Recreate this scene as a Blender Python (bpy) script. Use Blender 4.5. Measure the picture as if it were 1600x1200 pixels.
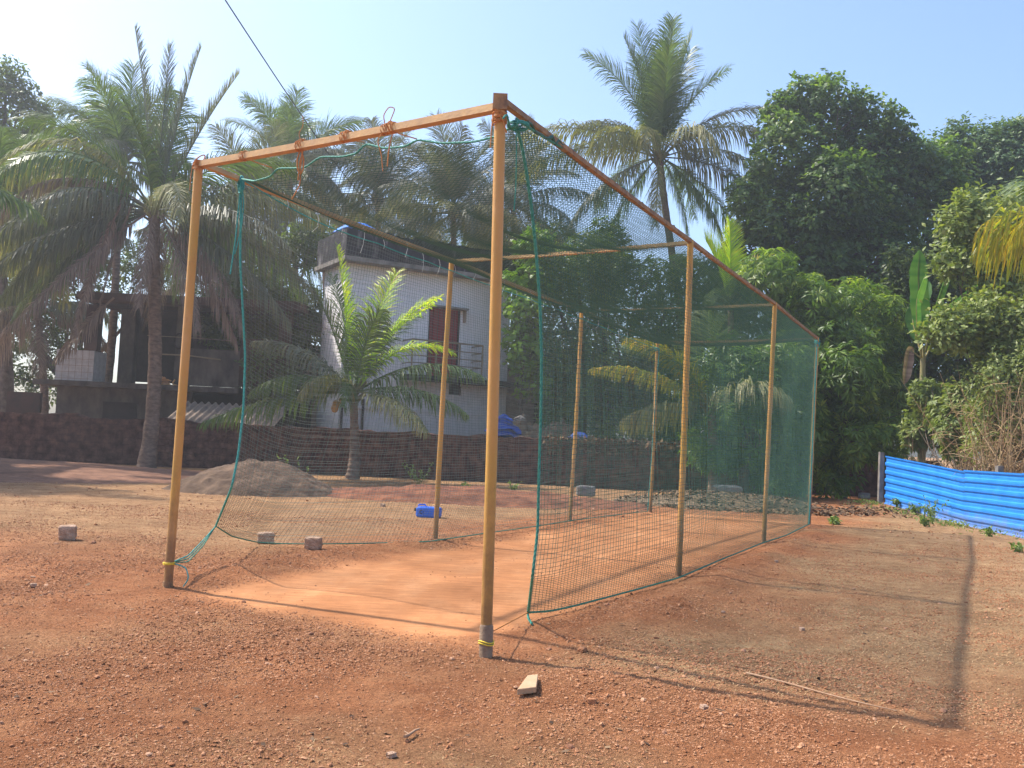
import bpy, math, random
import numpy as np
from mathutils import Matrix, Vector
R = math.radians
scene = bpy.context.scene
C = scene.collection
for o in list(bpy.data.objects): bpy.data.objects.remove(o)

# ------------------------------------------------------------------ camera
FPX, PIT, ROL, EYE = 1507.4, 0.0553, -0.0474, 1.5
def cray(u, v):
    c, s = math.cos(ROL), math.sin(ROL)
    u, v = c*u+s*v, -s*u+c*v
    c, s = math.cos(PIT), math.sin(PIT)
    return np.array([u, c-v*s, s+v*c])
def ray(px, py): return cray((px-800)/FPX, (600-py)/FPX)
def gnd(px, py, z=0.):                     # point of the level ground seen at a photo position
    r = ray(px, py); return r*((z-EYE)/r[2])+[0, 0, EYE]
def at(px, py, y):                         # point at distance y along the view
    r = ray(px, py); return r*(y/r[1])+[0, 0, EYE]
def hit(px, py, P, Q):                     # on the vertical plane through P and Q
    r = ray(px, py); d = np.array([Q[0]-P[0], Q[1]-P[1]]); n = np.array([-d[1], d[0]])
    t = (n@np.array(P[:2], float))/(n@r[:2]); return r*t+[0, 0, EYE]
cam = bpy.data.cameras.new('camera'); co = bpy.data.objects.new('camera', cam); C.objects.link(co)
b = -cray(0, 0); rx = cray(1, 0)-cray(0, 0); up = cray(0, 1)-cray(0, 0)
M = Matrix(((rx[0], up[0], b[0], 0), (rx[1], up[1], b[1], 0), (rx[2], up[2], b[2], EYE), (0, 0, 0, 1)))
co.matrix_world = M
cam.sensor_width = 36; cam.lens = FPX/1600*36; cam.clip_start = .1; cam.clip_end = 3000
scene.camera = co

# ------------------------------------------------------------------ light
SUN_EL, SUN_AZ = R(52.4), math.atan2(.40, -.93)      # direction towards the sun in the ground plane
sd = Vector((math.cos(SUN_EL)*math.cos(SUN_AZ), math.cos(SUN_EL)*math.sin(SUN_AZ), math.sin(SUN_EL)))
sun = bpy.data.lights.new('sun', 'SUN'); sun.energy = 3.5; sun.angle = R(1.0); sun.color = (1, .93, .82)
so = bpy.data.objects.new('sun', sun); C.objects.link(so)
so.rotation_euler = sd.to_track_quat('Z', 'Y').to_euler()
w = bpy.data.worlds.new('World'); scene.world = w; w.use_nodes = True
wn = w.node_tree; sky = wn.nodes.new('ShaderNodeTexSky'); sky.sky_type = 'NISHITA'; sky.sun_disc = False
sky.sun_elevation = SUN_EL; sky.sun_rotation = math.atan2(sd.x, sd.y)
sky.air_density = 1.0; sky.dust_density = 2.5; sky.ozone_density = 5.0
wn.links.new(sky.outputs[0], wn.nodes['Background'].inputs[0]); wn.nodes['Background'].inputs[1].default_value = .15
scene.view_settings.view_transform = 'Standard'; scene.view_settings.look = 'None'
scene.view_settings.gamma = 1; scene.view_settings.exposure = 1.0
cy = scene.cycles; cy.use_denoising = True; cy.max_bounces = 6; cy.diffuse_bounces = 3; cy.transparent_max_bounces = 8
cy.transmission_bounces = 4; cy.glossy_bounces = 2
try: cy.denoiser = 'OPENIMAGEDENOISE'; cy.denoising_prefilter = 'ACCURATE'
except Exception: pass

# ------------------------------------------------------------------ helpers
rng = np.random.default_rng(7)
def U(v): v = np.asarray(v, float); return v/(np.linalg.norm(v, axis=-1, keepdims=True)+1e-12)
class MB:
    def __init__(s): s.V = []; s.T = []; s.Q = []; s.A = []; s.n = 0
    def add(s, V, F, a=None):
        V = np.asarray(V, float).reshape(-1, 3); F = np.asarray(F, int)
        s.V.append(V); (s.T if F.shape[1] == 3 else s.Q).append(F+s.n)
        s.A.append(np.full(len(V), rng.random()) if a is None else np.broadcast_to(a, (len(V),)).astype(float)); s.n += len(V); return s
    def box(s, lo, hi, M=None, jit=0, a=None):
        lo, hi = np.array(lo, float), np.array(hi, float)
        V = np.array([[x, y, z] for z in (0, 1) for y in (0, 1) for x in (0, 1)])*(hi-lo)+lo
        if jit: V = V+rng.normal(0, jit, V.shape)
        if M is not None: V = V@np.array(M)[:3, :3].T+np.array(M)[:3, 3]
        return s.add(V, [(0, 2, 3, 1), (4, 5, 7, 6), (0, 1, 5, 4), (2, 6, 7, 3), (0, 4, 6, 2), (1, 3, 7, 5)], a)
    def tube(s, P, r, n=8, cap=True, a=None, rot=0):
        P = np.asarray(P, float); m = len(P); r = np.broadcast_to(r, (m,))
        T = U(np.gradient(P, axis=0)); ref = np.array([0, 0, 1.]) if abs(T[:, 2]).mean() < .8 else np.array([0, 1., 0])
        X = U(np.cross(T, ref)); Y = np.cross(X, T)
        th = np.arange(n)*2*np.pi/n+rot
        V = P[:, None]+r[:, None, None]*(np.cos(th)[None, :, None]*X[:, None]+np.sin(th)[None, :, None]*Y[:, None])
        i = np.arange(m-1)[:, None]*n; j = np.arange(n)[None]; k = (j+1) % n
        F = np.stack([i+j, i+k, i+n+k, i+n+j], -1).reshape(-1, 4)
        V = V.reshape(-1, 3); s.add(V, F, a)
        if cap:
            for e, c in ((0, P[0]), (m-1, P[-1])):
                W = np.vstack([V[e*n:(e+1)*n], c]); f = [(q, (q+1) % n, n) if e else ((q+1) % n, q, n) for q in range(n)]
                s.add(W, f, a)
        return s
    def strands(s, P, N, r, a=None):       # P (n,m,3) many thin cords at once
        n, m = P.shape[:2]; T = U(np.gradient(P, axis=1)); X = U(np.cross(T, N)); Y = np.cross(X, T)
        V = np.stack([P+r*(math.cos(t)*X+math.sin(t)*Y) for t in (.5, 2.6, 4.7)], 2)
        i = (np.arange(n)[:, None, None]*m+np.arange(m-1)[None, :, None])*3; j = np.arange(3)[None, None]; k = (j+1) % 3
        return s.add(V, np.stack([i+j, i+k, i+3+k, i+3+j], -1).reshape(-1, 4), a)
    def build(s, name, mat, parent=None, smooth=False):
        V = np.vstack(s.V); T = np.vstack(s.T) if s.T else np.zeros((0, 3), int); Q = np.vstack(s.Q) if s.Q else np.zeros((0, 4), int)
        me = bpy.data.meshes.new(name); me.vertices.add(len(V)); me.vertices.foreach_set('co', V.ravel())
        me.loops.add(T.size+Q.size); me.loops.foreach_set('vertex_index', np.concatenate([T.ravel(), Q.ravel()]))
        me.polygons.add(len(T)+len(Q))
        ls = np.concatenate([np.arange(len(T))*3, T.size+np.arange(len(Q))*4]); me.polygons.foreach_set('loop_start', ls)
        me.polygons.foreach_set('loop_total', np.concatenate([np.full(len(T), 3), np.full(len(Q), 4)]))
        me.polygons.foreach_set('use_smooth', np.full(len(T)+len(Q), smooth))
        me.update(calc_edges=True)
        at_ = me.attributes.new('rnd', 'FLOAT', 'POINT'); at_.data.foreach_set('value', np.concatenate(s.A))
        me.materials.append(mat); o = bpy.data.objects.new(name, me); C.objects.link(o)
        if parent: o.parent = parent
        return o
def tag(o, label=None, cat=None, group=None, kind=None):
    if label: o['label'] = label
    if cat: o['category'] = cat
    if group: o['group'] = group
    if kind: o['kind'] = kind
    return o
def empty(name, loc=(0, 0, 0), rz=0):
    o = bpy.data.objects.new(name, None); C.objects.link(o); o.location = loc; o.rotation_euler = (0, 0, rz); return o
def hash2(ix, iy, s):
    h = (ix*374761393+iy*668265263+s*982451653) & 0xffffffff; h = (h ^ (h >> 13))*1274126177 & 0xffffffff
    return ((h ^ (h >> 16)) & 0xffff)/65535.
def vnoise(x, y, s=0):
    x = np.asarray(x, float); y = np.asarray(y, float)
    ix = np.floor(x).astype(np.int64); iy = np.floor(y).astype(np.int64); fx = x-ix; fy = y-iy
    fx = fx*fx*(3-2*fx); fy = fy*fy*(3-2*fy)
    a = hash2(ix, iy, s); b = hash2(ix+1, iy, s); c = hash2(ix, iy+1, s); d = hash2(ix+1, iy+1, s)
    return (a*(1-fx)+b*fx)*(1-fy)+(c*(1-fx)+d*fx)*fy
def fbm(x, y, o=4, s=0):
    t = 0; a = .5
    for i in range(o): t = t+a*vnoise(x*2**i+i*17.3, y*2**i-i*9.1, s+i); a *= .5
    return t

# ------------------------------------------------------------------ materials
def mat(name, col, rough=.85, col2=None, scale=8, detail=5, bump=0, bscale=None, col3=None, spec=.3, metallic=0, stretch=None, lo=.35, hi=.65, trans=0, tcol=None, useattr=False):
    m = bpy.data.materials.new(name); m.use_nodes = True; nt = m.node_tree; N = nt.nodes; L = nt.links
    bs = N['Principled BSDF']; bs.inputs['Roughness'].default_value = rough; bs.inputs['Specular IOR Level'].default_value = spec
    bs.inputs['Metallic'].default_value = metallic; bs.inputs['Base Color'].default_value = (*col, 1)
    tc = N.new('ShaderNodeTexCoord'); mp = N.new('ShaderNodeMapping'); L.new(tc.outputs['Object'], mp.inputs[0])
    if stretch: mp.inputs['Scale'].default_value = stretch
    out = None
    if col2:
        rp = N.new('ShaderNodeValToRGB'); e = rp.color_ramp.elements; e[0].position = lo; e[1].position = hi
        e[0].color = (*col, 1); e[1].color = (*col2, 1)
        if col3: x = e.new(.5*(lo+hi)); x.color = (*col3, 1)
        if useattr:
            an = N.new('ShaderNodeAttribute'); an.attribute_name = 'rnd'; L.new(an.outputs['Fac'], rp.inputs[0])
        else:
            ns = N.new('ShaderNodeTexNoise'); ns.inputs['Scale'].default_value = scale; ns.inputs['Detail'].default_value = detail
            ns.inputs['Roughness'].default_value = .65; L.new(mp.outputs[0], ns.inputs[0]); L.new(ns.outputs[0], rp.inputs[0])
        out = rp.outputs[0]; L.new(out, bs.inputs['Base Color'])
    if bump:
        nb = N.new('ShaderNodeTexNoise'); nb.inputs['Scale'].default_value = bscale or scale*4; nb.inputs['Detail'].default_value = 6
        L.new(mp.outputs[0], nb.inputs[0]); bp = N.new('ShaderNodeBump'); bp.inputs['Strength'].default_value = bump; bp.inputs['Distance'].default_value = .02
        L.new(nb.outputs[0], bp.inputs['Height']); L.new(bp.outputs[0], bs.inputs['Normal'])
    if trans:
        tr = N.new('ShaderNodeBsdfTranslucent'); mx = N.new('ShaderNodeMixShader'); mx.inputs[0].default_value = trans
        if out:
            mm = N.new('ShaderNodeMix'); mm.data_type = 'RGBA'; mm.blend_type = 'MULTIPLY'; mm.inputs[0].default_value = 1
            L.new(out, mm.inputs[6]); mm.inputs[7].default_value = (*(tcol or (1.6, 1.7, .7)), 1); L.new(mm.outputs[2], tr.inputs[0])
        else: tr.inputs[0].default_value = (*col, 1)
        L.new(bs.outputs[0], mx.inputs[1]); L.new(tr.outputs[0], mx.inputs[2]); L.new(mx.outputs[0], N['Material Output'].inputs[0])
    return m
def leafmat(name, c1, c2, c3=None, trans=.3, rough=.45, lo=.0, hi=1., spec=.4, tcol=None):
    return mat(name, c1, rough, c2, col3=c3, useattr=True, lo=lo, hi=hi, trans=trans, spec=spec, tcol=tcol)

PAINT = mat('ochre_paint', (.52, .30, .055), .45, (.60, .33, .11), 3, bump=.15, bscale=60, spec=.4, col3=(.56, .30, .07), stretch=(1, 1, .4))
BEAMP = mat('orange_paint', (.56, .33, .12), .5, (.42, .24, .10), 6, bump=.2, bscale=50)
RUST = mat('rusty_brown', (.20, .12, .07), .8, (.44, .25, .11), 12, bump=.4)
SLEEVE = mat('grey_steel', (.18, .12, .08), .7, (.32, .22, .14), 14, bump=.3)
ORANGE_ROPE = mat('orange_cord', (.62, .26, .07), .8, (.45, .18, .06), 60, bump=.4)
YEL_ROPE = mat('yellow_cord', (.75, .55, .06), .7)
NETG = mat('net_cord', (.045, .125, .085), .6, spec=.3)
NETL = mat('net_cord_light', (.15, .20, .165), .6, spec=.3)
TEAL = mat('teal_rope', (.08, .44, .38), .6, (.03, .26, .24), 40, bump=.3)
DGREEN = mat('green_rope', (.03, .21, .15), .6, (.08, .34, .26), 40, bump=.3)
CONC = mat('stained_concrete', (.010, .010, .014), .9, (.24, .22, .22), 3.2, 10, bump=.5, bscale=20, col3=(.030, .028, .034), stretch=(1, 1, .3), lo=.40, hi=.70)
CONC2 = mat('grey_concrete', (.14, .125, .11), .9, (.30, .27, .24), 2.5, 7, bump=.5, bscale=25)
WHITEW = mat('whitewash', (.78, .76, .77), .9, (.86, .84, .85), 1.2, 8, bump=.3, bscale=14, stretch=(1, 1, .4))
TANW = mat('tan_plaster', (.34, .24, .18), .9, (.45, .33, .26), 2, 7, bump=.3)
REDD = mat('red_door_paint', (.30, .022, .03), .55, (.22, .02, .025), 5)
DARK = mat('dark_interior', (.03, .022, .018), .9, (.055, .04, .035), 3)
MAROON = mat('maroon_plaster', (.10, .05, .038), .9, (.055, .035, .028), 2)
TILEW = mat('white_tiles', (.46, .43, .42), .5, (.62, .59, .57), 5)
ASB = mat('asbestos_sheet', (.20, .155, .13), .9, (.36, .27, .20), 3, 7, bump=.4)
BLUE = mat('blue_sheet_paint', (.016, .21, .70), .42, (.03, .27, .78), 2.5, 7, bump=.08, bscale=6, spec=.5)
def weather(m, zlo, zhi, dirt, amt):      # dust along the foot and old scrapes
    nt = m.node_tree; N = nt.nodes; L = nt.links; bs = N['Principled BSDF']; old = bs.inputs['Base Color'].links[0].from_socket
    tc = N.new('ShaderNodeTexCoord'); sx = N.new('ShaderNodeSeparateXYZ'); L.new(tc.outputs['Object'], sx.inputs[0])
    n1 = N.new('ShaderNodeTexNoise'); n1.inputs['Scale'].default_value = 3.5; n1.inputs['Detail'].default_value = 9; n1.inputs['Roughness'].default_value = .75; L.new(tc.outputs['Object'], n1.inputs[0])
    mr = N.new('ShaderNodeMapRange'); mr.inputs[1].default_value = zhi; mr.inputs[2].default_value = zlo; mr.inputs[3].default_value = 0; mr.inputs[4].default_value = 1; L.new(sx.outputs[2], mr.inputs[0])
    ad = N.new('ShaderNodeMath'); ad.operation = 'MULTIPLY_ADD'; ad.inputs[1].default_value = .55; L.new(mr.outputs[0], ad.inputs[0]); L.new(n1.outputs[0], ad.inputs[2])
    rp = N.new('ShaderNodeValToRGB'); rp.color_ramp.elements[0].position = .56; rp.color_ramp.elements[1].position = 1.0; rp.color_ramp.elements[1].color = (amt, amt, amt, 1); L.new(ad.outputs[0], rp.inputs[0])
    mx = N.new('ShaderNodeMix'); mx.data_type = 'RGBA'; L.new(rp.outputs[0], mx.inputs[0]); L.new(old, mx.inputs[6]); mx.inputs[7].default_value = (*dirt, 1); L.new(mx.outputs[2], bs.inputs['Base Color'])
weather(BLUE, -.1, .42, (.30, .19, .13), .45)
weather(WHITEW, 1.2, 5.5, (.34, .30, .28), .45)
weather(PAINT, -.1, 1.3, (.17, .085, .045), .85); weather(BEAMP, -9, -8, (.17, .085, .045), .8)
BLUEP = mat('blue_plastic', (.012, .13, .66), .35, spec=.5)
TARP = mat('blue_tarp', (.01, .05, .27), .6, (.02, .10, .45), 6, bump=.6, bscale=12)
STONE = mat('pale_stone', (.33, .20, .13), .95, (.50, .34, .24), 14, 6, bump=.8, bscale=60)
TILE = mat('tan_tile', (.45, .29, .16), .8, (.50, .33, .20), 10, bump=.2)
WIRE = mat('dark_cable', (.06, .06, .055), .6)
BARK = mat('palm_bark', (.13, .085, .06), .95, (.28, .19, .135), 5, 8, bump=.9, bscale=18, stretch=(1, 1, 2.2))
BARKG = mat('tree_bark', (.07, .05, .04), .95, (.17, .13, .10), 6, 8, bump=.8, bscale=20)
RAILM = mat('rail_paint', (.26, .20, .13), .6)
STRAWM = mat('dry_straw', (.26, .155, .075), .9, (.50, .33, .17), useattr=True, lo=0, hi=1)
LITTER = mat('dry_litter', (.05, .027, .016), .9, (.24, .155, .085), col3=(.15, .09, .05), useattr=True, lo=0, hi=1)

PALM_G = leafmat('palm_green', (.055, .10, .026), (.17, .22, .055), (.09, .15, .036), .3, .42)
PALM_D = leafmat('palm_dull_green', (.075, .09, .06), (.21, .20, .12), (.12, .135, .08), .25, .45)
PALM_Y = leafmat('palm_yellow', (.35, .25, .03), (.55, .36, .04), (.20, .25, .03), .4)
PALM_L = leafmat('palm_bright', (.20, .38, .02), (.68, .60, .03), (.38, .52, .025), .5)
PALM_O = leafmat('palm_old', (.17, .14, .055), (.38, .32, .14), (.16, .18, .06), .32, .6)
PALM_B = leafmat('palm_dead', (.15, .10, .075), (.36, .27, .21), (.24, .17, .13), .12, .8)
RACH = mat('frond_stalk', (.24, .22, .07), .6, (.33, .27, .10), 3)
JACK = leafmat('jackfruit_leaf', (.050, .090, .028), (.30, .38, .07), (.10, .17, .04), .42, .42)
FART = leafmat('far_leaf', (.06, .12, .04), (.20, .28, .08), (.11, .18, .06), .25, .5)
MANGO = leafmat('mango_leaf', (.035, .08, .018), (.46, .52, .08), (.13, .22, .035), .42, .42)
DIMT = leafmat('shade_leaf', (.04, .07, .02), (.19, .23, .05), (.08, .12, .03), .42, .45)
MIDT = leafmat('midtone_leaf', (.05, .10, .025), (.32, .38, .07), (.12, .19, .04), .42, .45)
BRIGHTL = leafmat('bright_leaf', (.09, .19, .02), (.30, .42, .05), (.16, .28, .03), .4)
GUAVA = leafmat('pale_leaf', (.10, .15, .035), (.42, .42, .12), (.20, .25, .06), .28, .5)
SHRUB = leafmat('shrub_leaf', (.085, .135, .035), (.33, .33, .10), (.19, .24, .065), .3, .5)
TWIG = mat('dry_twig', (.26, .15, .075), .9, (.55, .40, .21), useattr=True, lo=0, hi=1)
BANANA = leafmat('banana_leaf', (.045, .15, .035), (.12, .24, .06), None, .4, .4)
WEED = leafmat('weed_leaf', (.08, .15, .03), (.26, .32, .09), None, .3, .5)

# ground: red laterite soil; the attributes say which soil lies where
def ground_mat():
    m = bpy.data.materials.new('laterite_soil'); m.use_nodes = True; nt = m.node_tree; N = nt.nodes; L = nt.links
    bs = N['Principled BSDF']; bs.inputs['Roughness'].default_value = .95; bs.inputs['Specular IOR Level'].default_value = .15
    tc = N.new('ShaderNodeTexCoord')
    def noise(sc, det=6, rg=.6, st=None):
        n = N.new('ShaderNodeTexNoise'); n.inputs['Scale'].default_value = sc; n.inputs['Detail'].default_value = det; n.inputs['Roughness'].default_value = rg
        if st:
            mp = N.new('ShaderNodeMapping'); mp.inputs['Scale'].default_value = st; mp.inputs['Rotation'].default_value = (0, 0, -1.13); L.new(tc.outputs['Object'], mp.inputs[0]); L.new(mp.outputs[0], n.inputs[0])
        else: L.new(tc.outputs['Object'], n.inputs[0])
        return n.outputs[0]
    def ramp(f, a, b, lo=.35, hi=.65, c=None):
        r = N.new('ShaderNodeValToRGB'); e = r.color_ramp.elements; e[0].position = lo; e[1].position = hi; e[0].color = (*a, 1); e[1].color = (*b, 1)
        if c: x = e.new((lo+hi)/2); x.color = (*c, 1)
        L.new(f, r.inputs[0]); return r.outputs[0]
    def mix(f, a, b, mode='MIX'):
        x = N.new('ShaderNodeMix'); x.data_type = 'RGBA'; x.blend_type = mode
        if isinstance(f, float): x.inputs[0].default_value = f
        else: L.new(f, x.inputs[0])
        L.new(a, x.inputs[6]); L.new(b, x.inputs[7]); return x.outputs[2]
    def attr(n):
        a = N.new('ShaderNodeAttribute'); a.attribute_name = n; return a.outputs['Fac']
    red = ramp(noise(2.2, 8, .7), (.30, .112, .045), (.48, .225, .105), .3, .7, (.385, .158, .068))
    brown = ramp(noise(3.5, 9, .75), (.24, .135, .066), (.52, .345, .18), .3, .7, (.39, .23, .115))
    pitch = ramp(noise(1.6, 8, .65, (1, .3, 1)), (.36, .150, .060), (.49, .240, .112), .3, .72, (.42, .185, .078))
    fine = ramp(noise(55, 4, .7), (.62, .60, .58), (1.25, 1.25, 1.25), .36, .62)
    scuff = ramp(noise(7, 7, .75, (.35, 2.2, 1)), (.86, .85, .84), (1.32, 1.30, 1.26), .42, .70)
    pitch = mix(.8, pitch, scuff, 'MULTIPLY')
    c = mix(attr('dry'), red, brown); c = mix(attr('pitch'), c, pitch)
    blot = ramp(noise(.9, 7, .65), (.76, .75, .74), (1.15, 1.16, 1.16), .33, .66); c = mix(1.0, c, blot, 'MULTIPLY')
    mm = mix(.75, c, fine, 'MULTIPLY'); mp_ = N.new('ShaderNodeMath'); mp_.operation = 'MULTIPLY'; mp_.inputs[1].default_value = .85; L.new(attr('pitch'), mp_.inputs[0])
    c = mix(mp_.outputs[0], mm, c)
    L.new(c, bs.inputs['Base Color'])
    h = N.new('ShaderNodeMath'); h.operation = 'ADD'; L.new(noise(38, 8, .75), h.inputs[0]); L.new(noise(9, 6, .7), h.inputs[1])
    bp = N.new('ShaderNodeBump'); bp.inputs['Distance'].default_value = .045
    sm = N.new('ShaderNodeMath'); sm.operation = 'MULTIPLY_ADD'; sm.inputs[1].default_value = -.85; sm.inputs[2].default_value = 1.0; L.new(attr('pitch'), sm.inputs[0])
    L.new(sm.outputs[0], bp.inputs['Strength']); L.new(h.outputs[0], bp.inputs['Height']); L.new(bp.outputs[0], bs.inputs['Normal'])
    return m
SOIL = ground_mat()
def block_wall_mat(name, c1, c2, mortar):
    m = mat(name, c1, .95, c2, 3.5, 10, bump=0, lo=.38, hi=.72); nt = m.node_tree; N = nt.nodes; L = nt.links; bs = N['Principled BSDF']
    tc = N.new('ShaderNodeTexCoord'); mp = N.new('ShaderNodeMapping'); mp.inputs['Rotation'].default_value = (R(90), 0, 0); L.new(tc.outputs['Object'], mp.inputs[0])
    br = N.new('ShaderNodeTexBrick'); br.inputs['Scale'].default_value = 1; br.inputs['Brick Width'].default_value = .38; br.inputs['Row Height'].default_value = .2
    br.inputs['Mortar Size'].default_value = .014; br.inputs['Mortar Smooth'].default_value = .6
    br.inputs['Color1'].default_value = (1, 1, 1, 1); br.inputs['Color2'].default_value = (.65, .6, .6, 1); br.inputs['Mortar'].default_value = (*mortar, 1)
    nz = N.new('ShaderNodeTexNoise'); nz.inputs['Scale'].default_value = 3; nz.inputs['Detail'].default_value = 4
    vm = N.new('ShaderNodeMix'); vm.data_type = 'RGBA'; vm.inputs[0].default_value = .06; L.new(mp.outputs[0], vm.inputs[6]); L.new(tc.outputs['Object'], nz.inputs[0]); L.new(nz.outputs[1], vm.inputs[7])
    L.new(vm.outputs[2], br.inputs[0])
    old = bs.inputs['Base Color'].links[0].from_socket
    mx = N.new('ShaderNodeMix'); mx.data_type = 'RGBA'; mx.blend_type = 'MULTIPLY'; mx.inputs[0].default_value = .5; L.new(old, mx.inputs[6]); L.new(br.outputs[0], mx.inputs[7])
    L.new(mx.outputs[2], bs.inputs['Base Color'])
    n2 = N.new('ShaderNodeTexNoise'); n2.inputs['Scale'].default_value = 16; n2.inputs['Detail'].default_value = 8; L.new(tc.outputs['Object'], n2.inputs[0])
    ad = N.new('ShaderNodeMath'); ad.operation = 'MULTIPLY_ADD'; ad.inputs[1].default_value = .5; L.new(br.outputs[1], ad.inputs[0]); ad.inputs[1].default_value = -.8; L.new(n2.outputs[0], ad.inputs[2])
    bp = N.new('ShaderNodeBump'); bp.inputs['Strength'].default_value = .9; bp.inputs['Distance'].default_value = .05; L.new(ad.outputs[0], bp.inputs['Height']); L.new(bp.outputs[0], bs.inputs['Normal'])
    return m
LAT = block_wall_mat('laterite_blocks', (.055, .022, .018), (.27, .135, .095), (.35, .32, .3))

# ------------------------------------------------------------------ cage corner points
BP = dict(L0=(262, 917), R0=(759, 1025), L1=(680, 845), L2=(890, 815), L3=(1016, 800), R1=(1060, 900), R2=(1193, 848), R3=(1264, 818))
TP = dict(L0=(311, 252), R0=(782, 152), L1=(706, 405), L2=(909, 484), L3=(1027, 533), R1=(1079, 375), R2=(1211, 473), R3=(1277, 527))
B = {k: gnd(*v) for k, v in BP.items()}; T = {k: at(*TP[k], B[k][1]) for k in BP}
ca = U((B['R3']-B['R0'])[:2]); cb = np.array([-ca[1], ca[0]])
def local(x, y): dx = x-B['R0'][0]; dy = y-B['R0'][1]; return dx*ca[0]+dy*ca[1], dx*cb[0]+dy*cb[1]

# ------------------------------------------------------------------ ground
def pitch_mask(x, y):
    s, t = local(x, y); n = (fbm(x*1.1, y*1.1, 4, 3)-.47)*1.1
    s0 = np.clip((s-.10+n*1.1)/.6, 0, 1)*np.clip((15.4-s+n)/.4, 0, 1)
    return s0*np.clip((t-.10+n*.6)/.35, 0, 1)*np.clip((3.42-t+n*.7)/.35, 0, 1)
def dry_mask(x, y):
    s, t = local(x, y); n = fbm(x*.7, y*.7, 4, 9)-.47
    r = np.clip((-t-.25+n*3)/1.2, 0, 1)*np.clip((y-5.0+n*3)/1.8, 0, 1)
    l = np.clip((t-4.1+n*2)/1.2, 0, 1)*np.clip((y-10.2+n*4)/2.5, 0, 1)*.8
    f = np.clip(1-np.hypot(x-.1, (y-4.1)*.8)/1.4+n*2.2, 0, 1)*.8
    g = np.clip(n*3-.15, 0, 1)*.5
    return np.clip(np.maximum.reduce([r, l, f, g]), 0, 1)
def gh(x, y, fine=True):
    x = np.asarray(x, float); y = np.asarray(y, float)
    pm = pitch_mask(x, y); s, t = local(x, y)
    h = (fbm(x*.45, y*.45, 3, 21)-.45)*.07
    h = h*(1-.9*np.exp(-((s-7)/9)**4-((t-1.8)/3.)**4))
    h = h+.17*np.exp(-((x-10.9)/1.8)**2-((y-27.5)/3.0)**2)+.055*np.exp(-(((x-.62)/.32)**2+((y-6.08)/.3)**2))
    h = h+.05*np.exp(-((t+.45)/.22)**2)*np.clip((s-.6)/1, 0, 1)*np.clip((14-s), 0, 1)
    h = h+.04*np.exp(-((t-3.85)/.25)**2)*np.clip((s-.2)/1, 0, 1)*np.clip((14-s), 0, 1)-.02*pm
    if fine:
        rough = (1-.93*pm)*np.clip(.55+1.2*(fbm(x*.9, y*.9, 3, 31)-.4), .25, 1.25)
        c1 = vnoise(x*9, y*9, 41); c2 = vnoise(x*23, y*23, 42); c3 = vnoise(x*41, y*41, 43)
        h = h+rough*(.018*(c1-.5)+.026*np.maximum(c2-.45, 0)+.026*np.maximum(c3-.45, 0)-.008)
    return h
def axis(segs):
    a = []
    for lo, hi, st in segs: a.append(np.arange(lo, hi, st))
    return np.concatenate(a+[[segs[-1][1]]])
gx = axis([(-1500, -300, 200), (-300, -60, 24), (-60, -20, 4), (-20, -7, .25), (-7, -4.2, .06), (-4.2, 5.0, .018), (5.0, 9, .06), (9, 20, .25), (20, 60, 4), (60, 300, 24), (300, 1500, 200)])
gy = axis([(-60, -4, 4), (-4, 2.6, .3), (2.6, 9.5, .018), (9.5, 14, .04), (14, 22, .10), (22, 40, .3), (40, 100, 4), (100, 400, 30), (400, 2500, 300)])
X, Y = np.meshgrid(gx, gy); Z = gh(X, Y)
far = (np.abs(X) > 60) | (Y > 60); Z[far] = 0
g = MB(); ny, nx = X.shape; i = np.arange(ny-1)[:, None]*nx+np.arange(nx-1)[None]
g.add(np.stack([X, Y, Z], -1), np.stack([i, i+1, i+nx+1, i+nx], -1).reshape(-1, 4), .5)
go = g.build('ground', SOIL, smooth=True); go['kind'] = 'structure'
for nm, fn in (('pitch', pitch_mask), ('dry', dry_mask)):
    a_ = go.data.attributes.new(nm, 'FLOAT', 'POINT'); a_.data.foreach_set('value', fn(X, Y).ravel().astype(np.float32))
def G(x, y): return float(gh(x, y, False))

# clods and pebbles: uncountable, one object
def icos():
    p = (1+5**.5)/2; V = U(np.array([(-1, p, 0), (1, p, 0), (-1, -p, 0), (1, -p, 0), (0, -1, p), (0, 1, p), (0, -1, -p), (0, 1, -p), (p, 0, -1), (p, 0, 1), (-p, 0, -1), (-p, 0, 1)]))
    F = np.array([(0, 11, 5), (0, 5, 1), (0, 1, 7), (0, 7, 10), (0, 10, 11), (1, 5, 9), (5, 11, 4), (11, 10, 2), (10, 7, 6), (7, 1, 8), (3, 9, 4), (3, 4, 2), (3, 2, 6), (3, 6, 8), (3, 8, 9), (4, 9, 5), (2, 4, 11), (6, 2, 10), (8, 6, 7), (9, 8, 1)])
    return V, F
IV, IF = icos()
OV = np.array([(1, 0, 0), (-1, 0, 0), (0, 1, 0), (0, -1, 0), (0, 0, 1), (0, 0, -1)], float); OF = np.array([(0, 2, 4), (2, 1, 4), (1, 3, 4), (3, 0, 4), (2, 0, 5), (1, 2, 5), (3, 1, 5), (0, 3, 5)])
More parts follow.
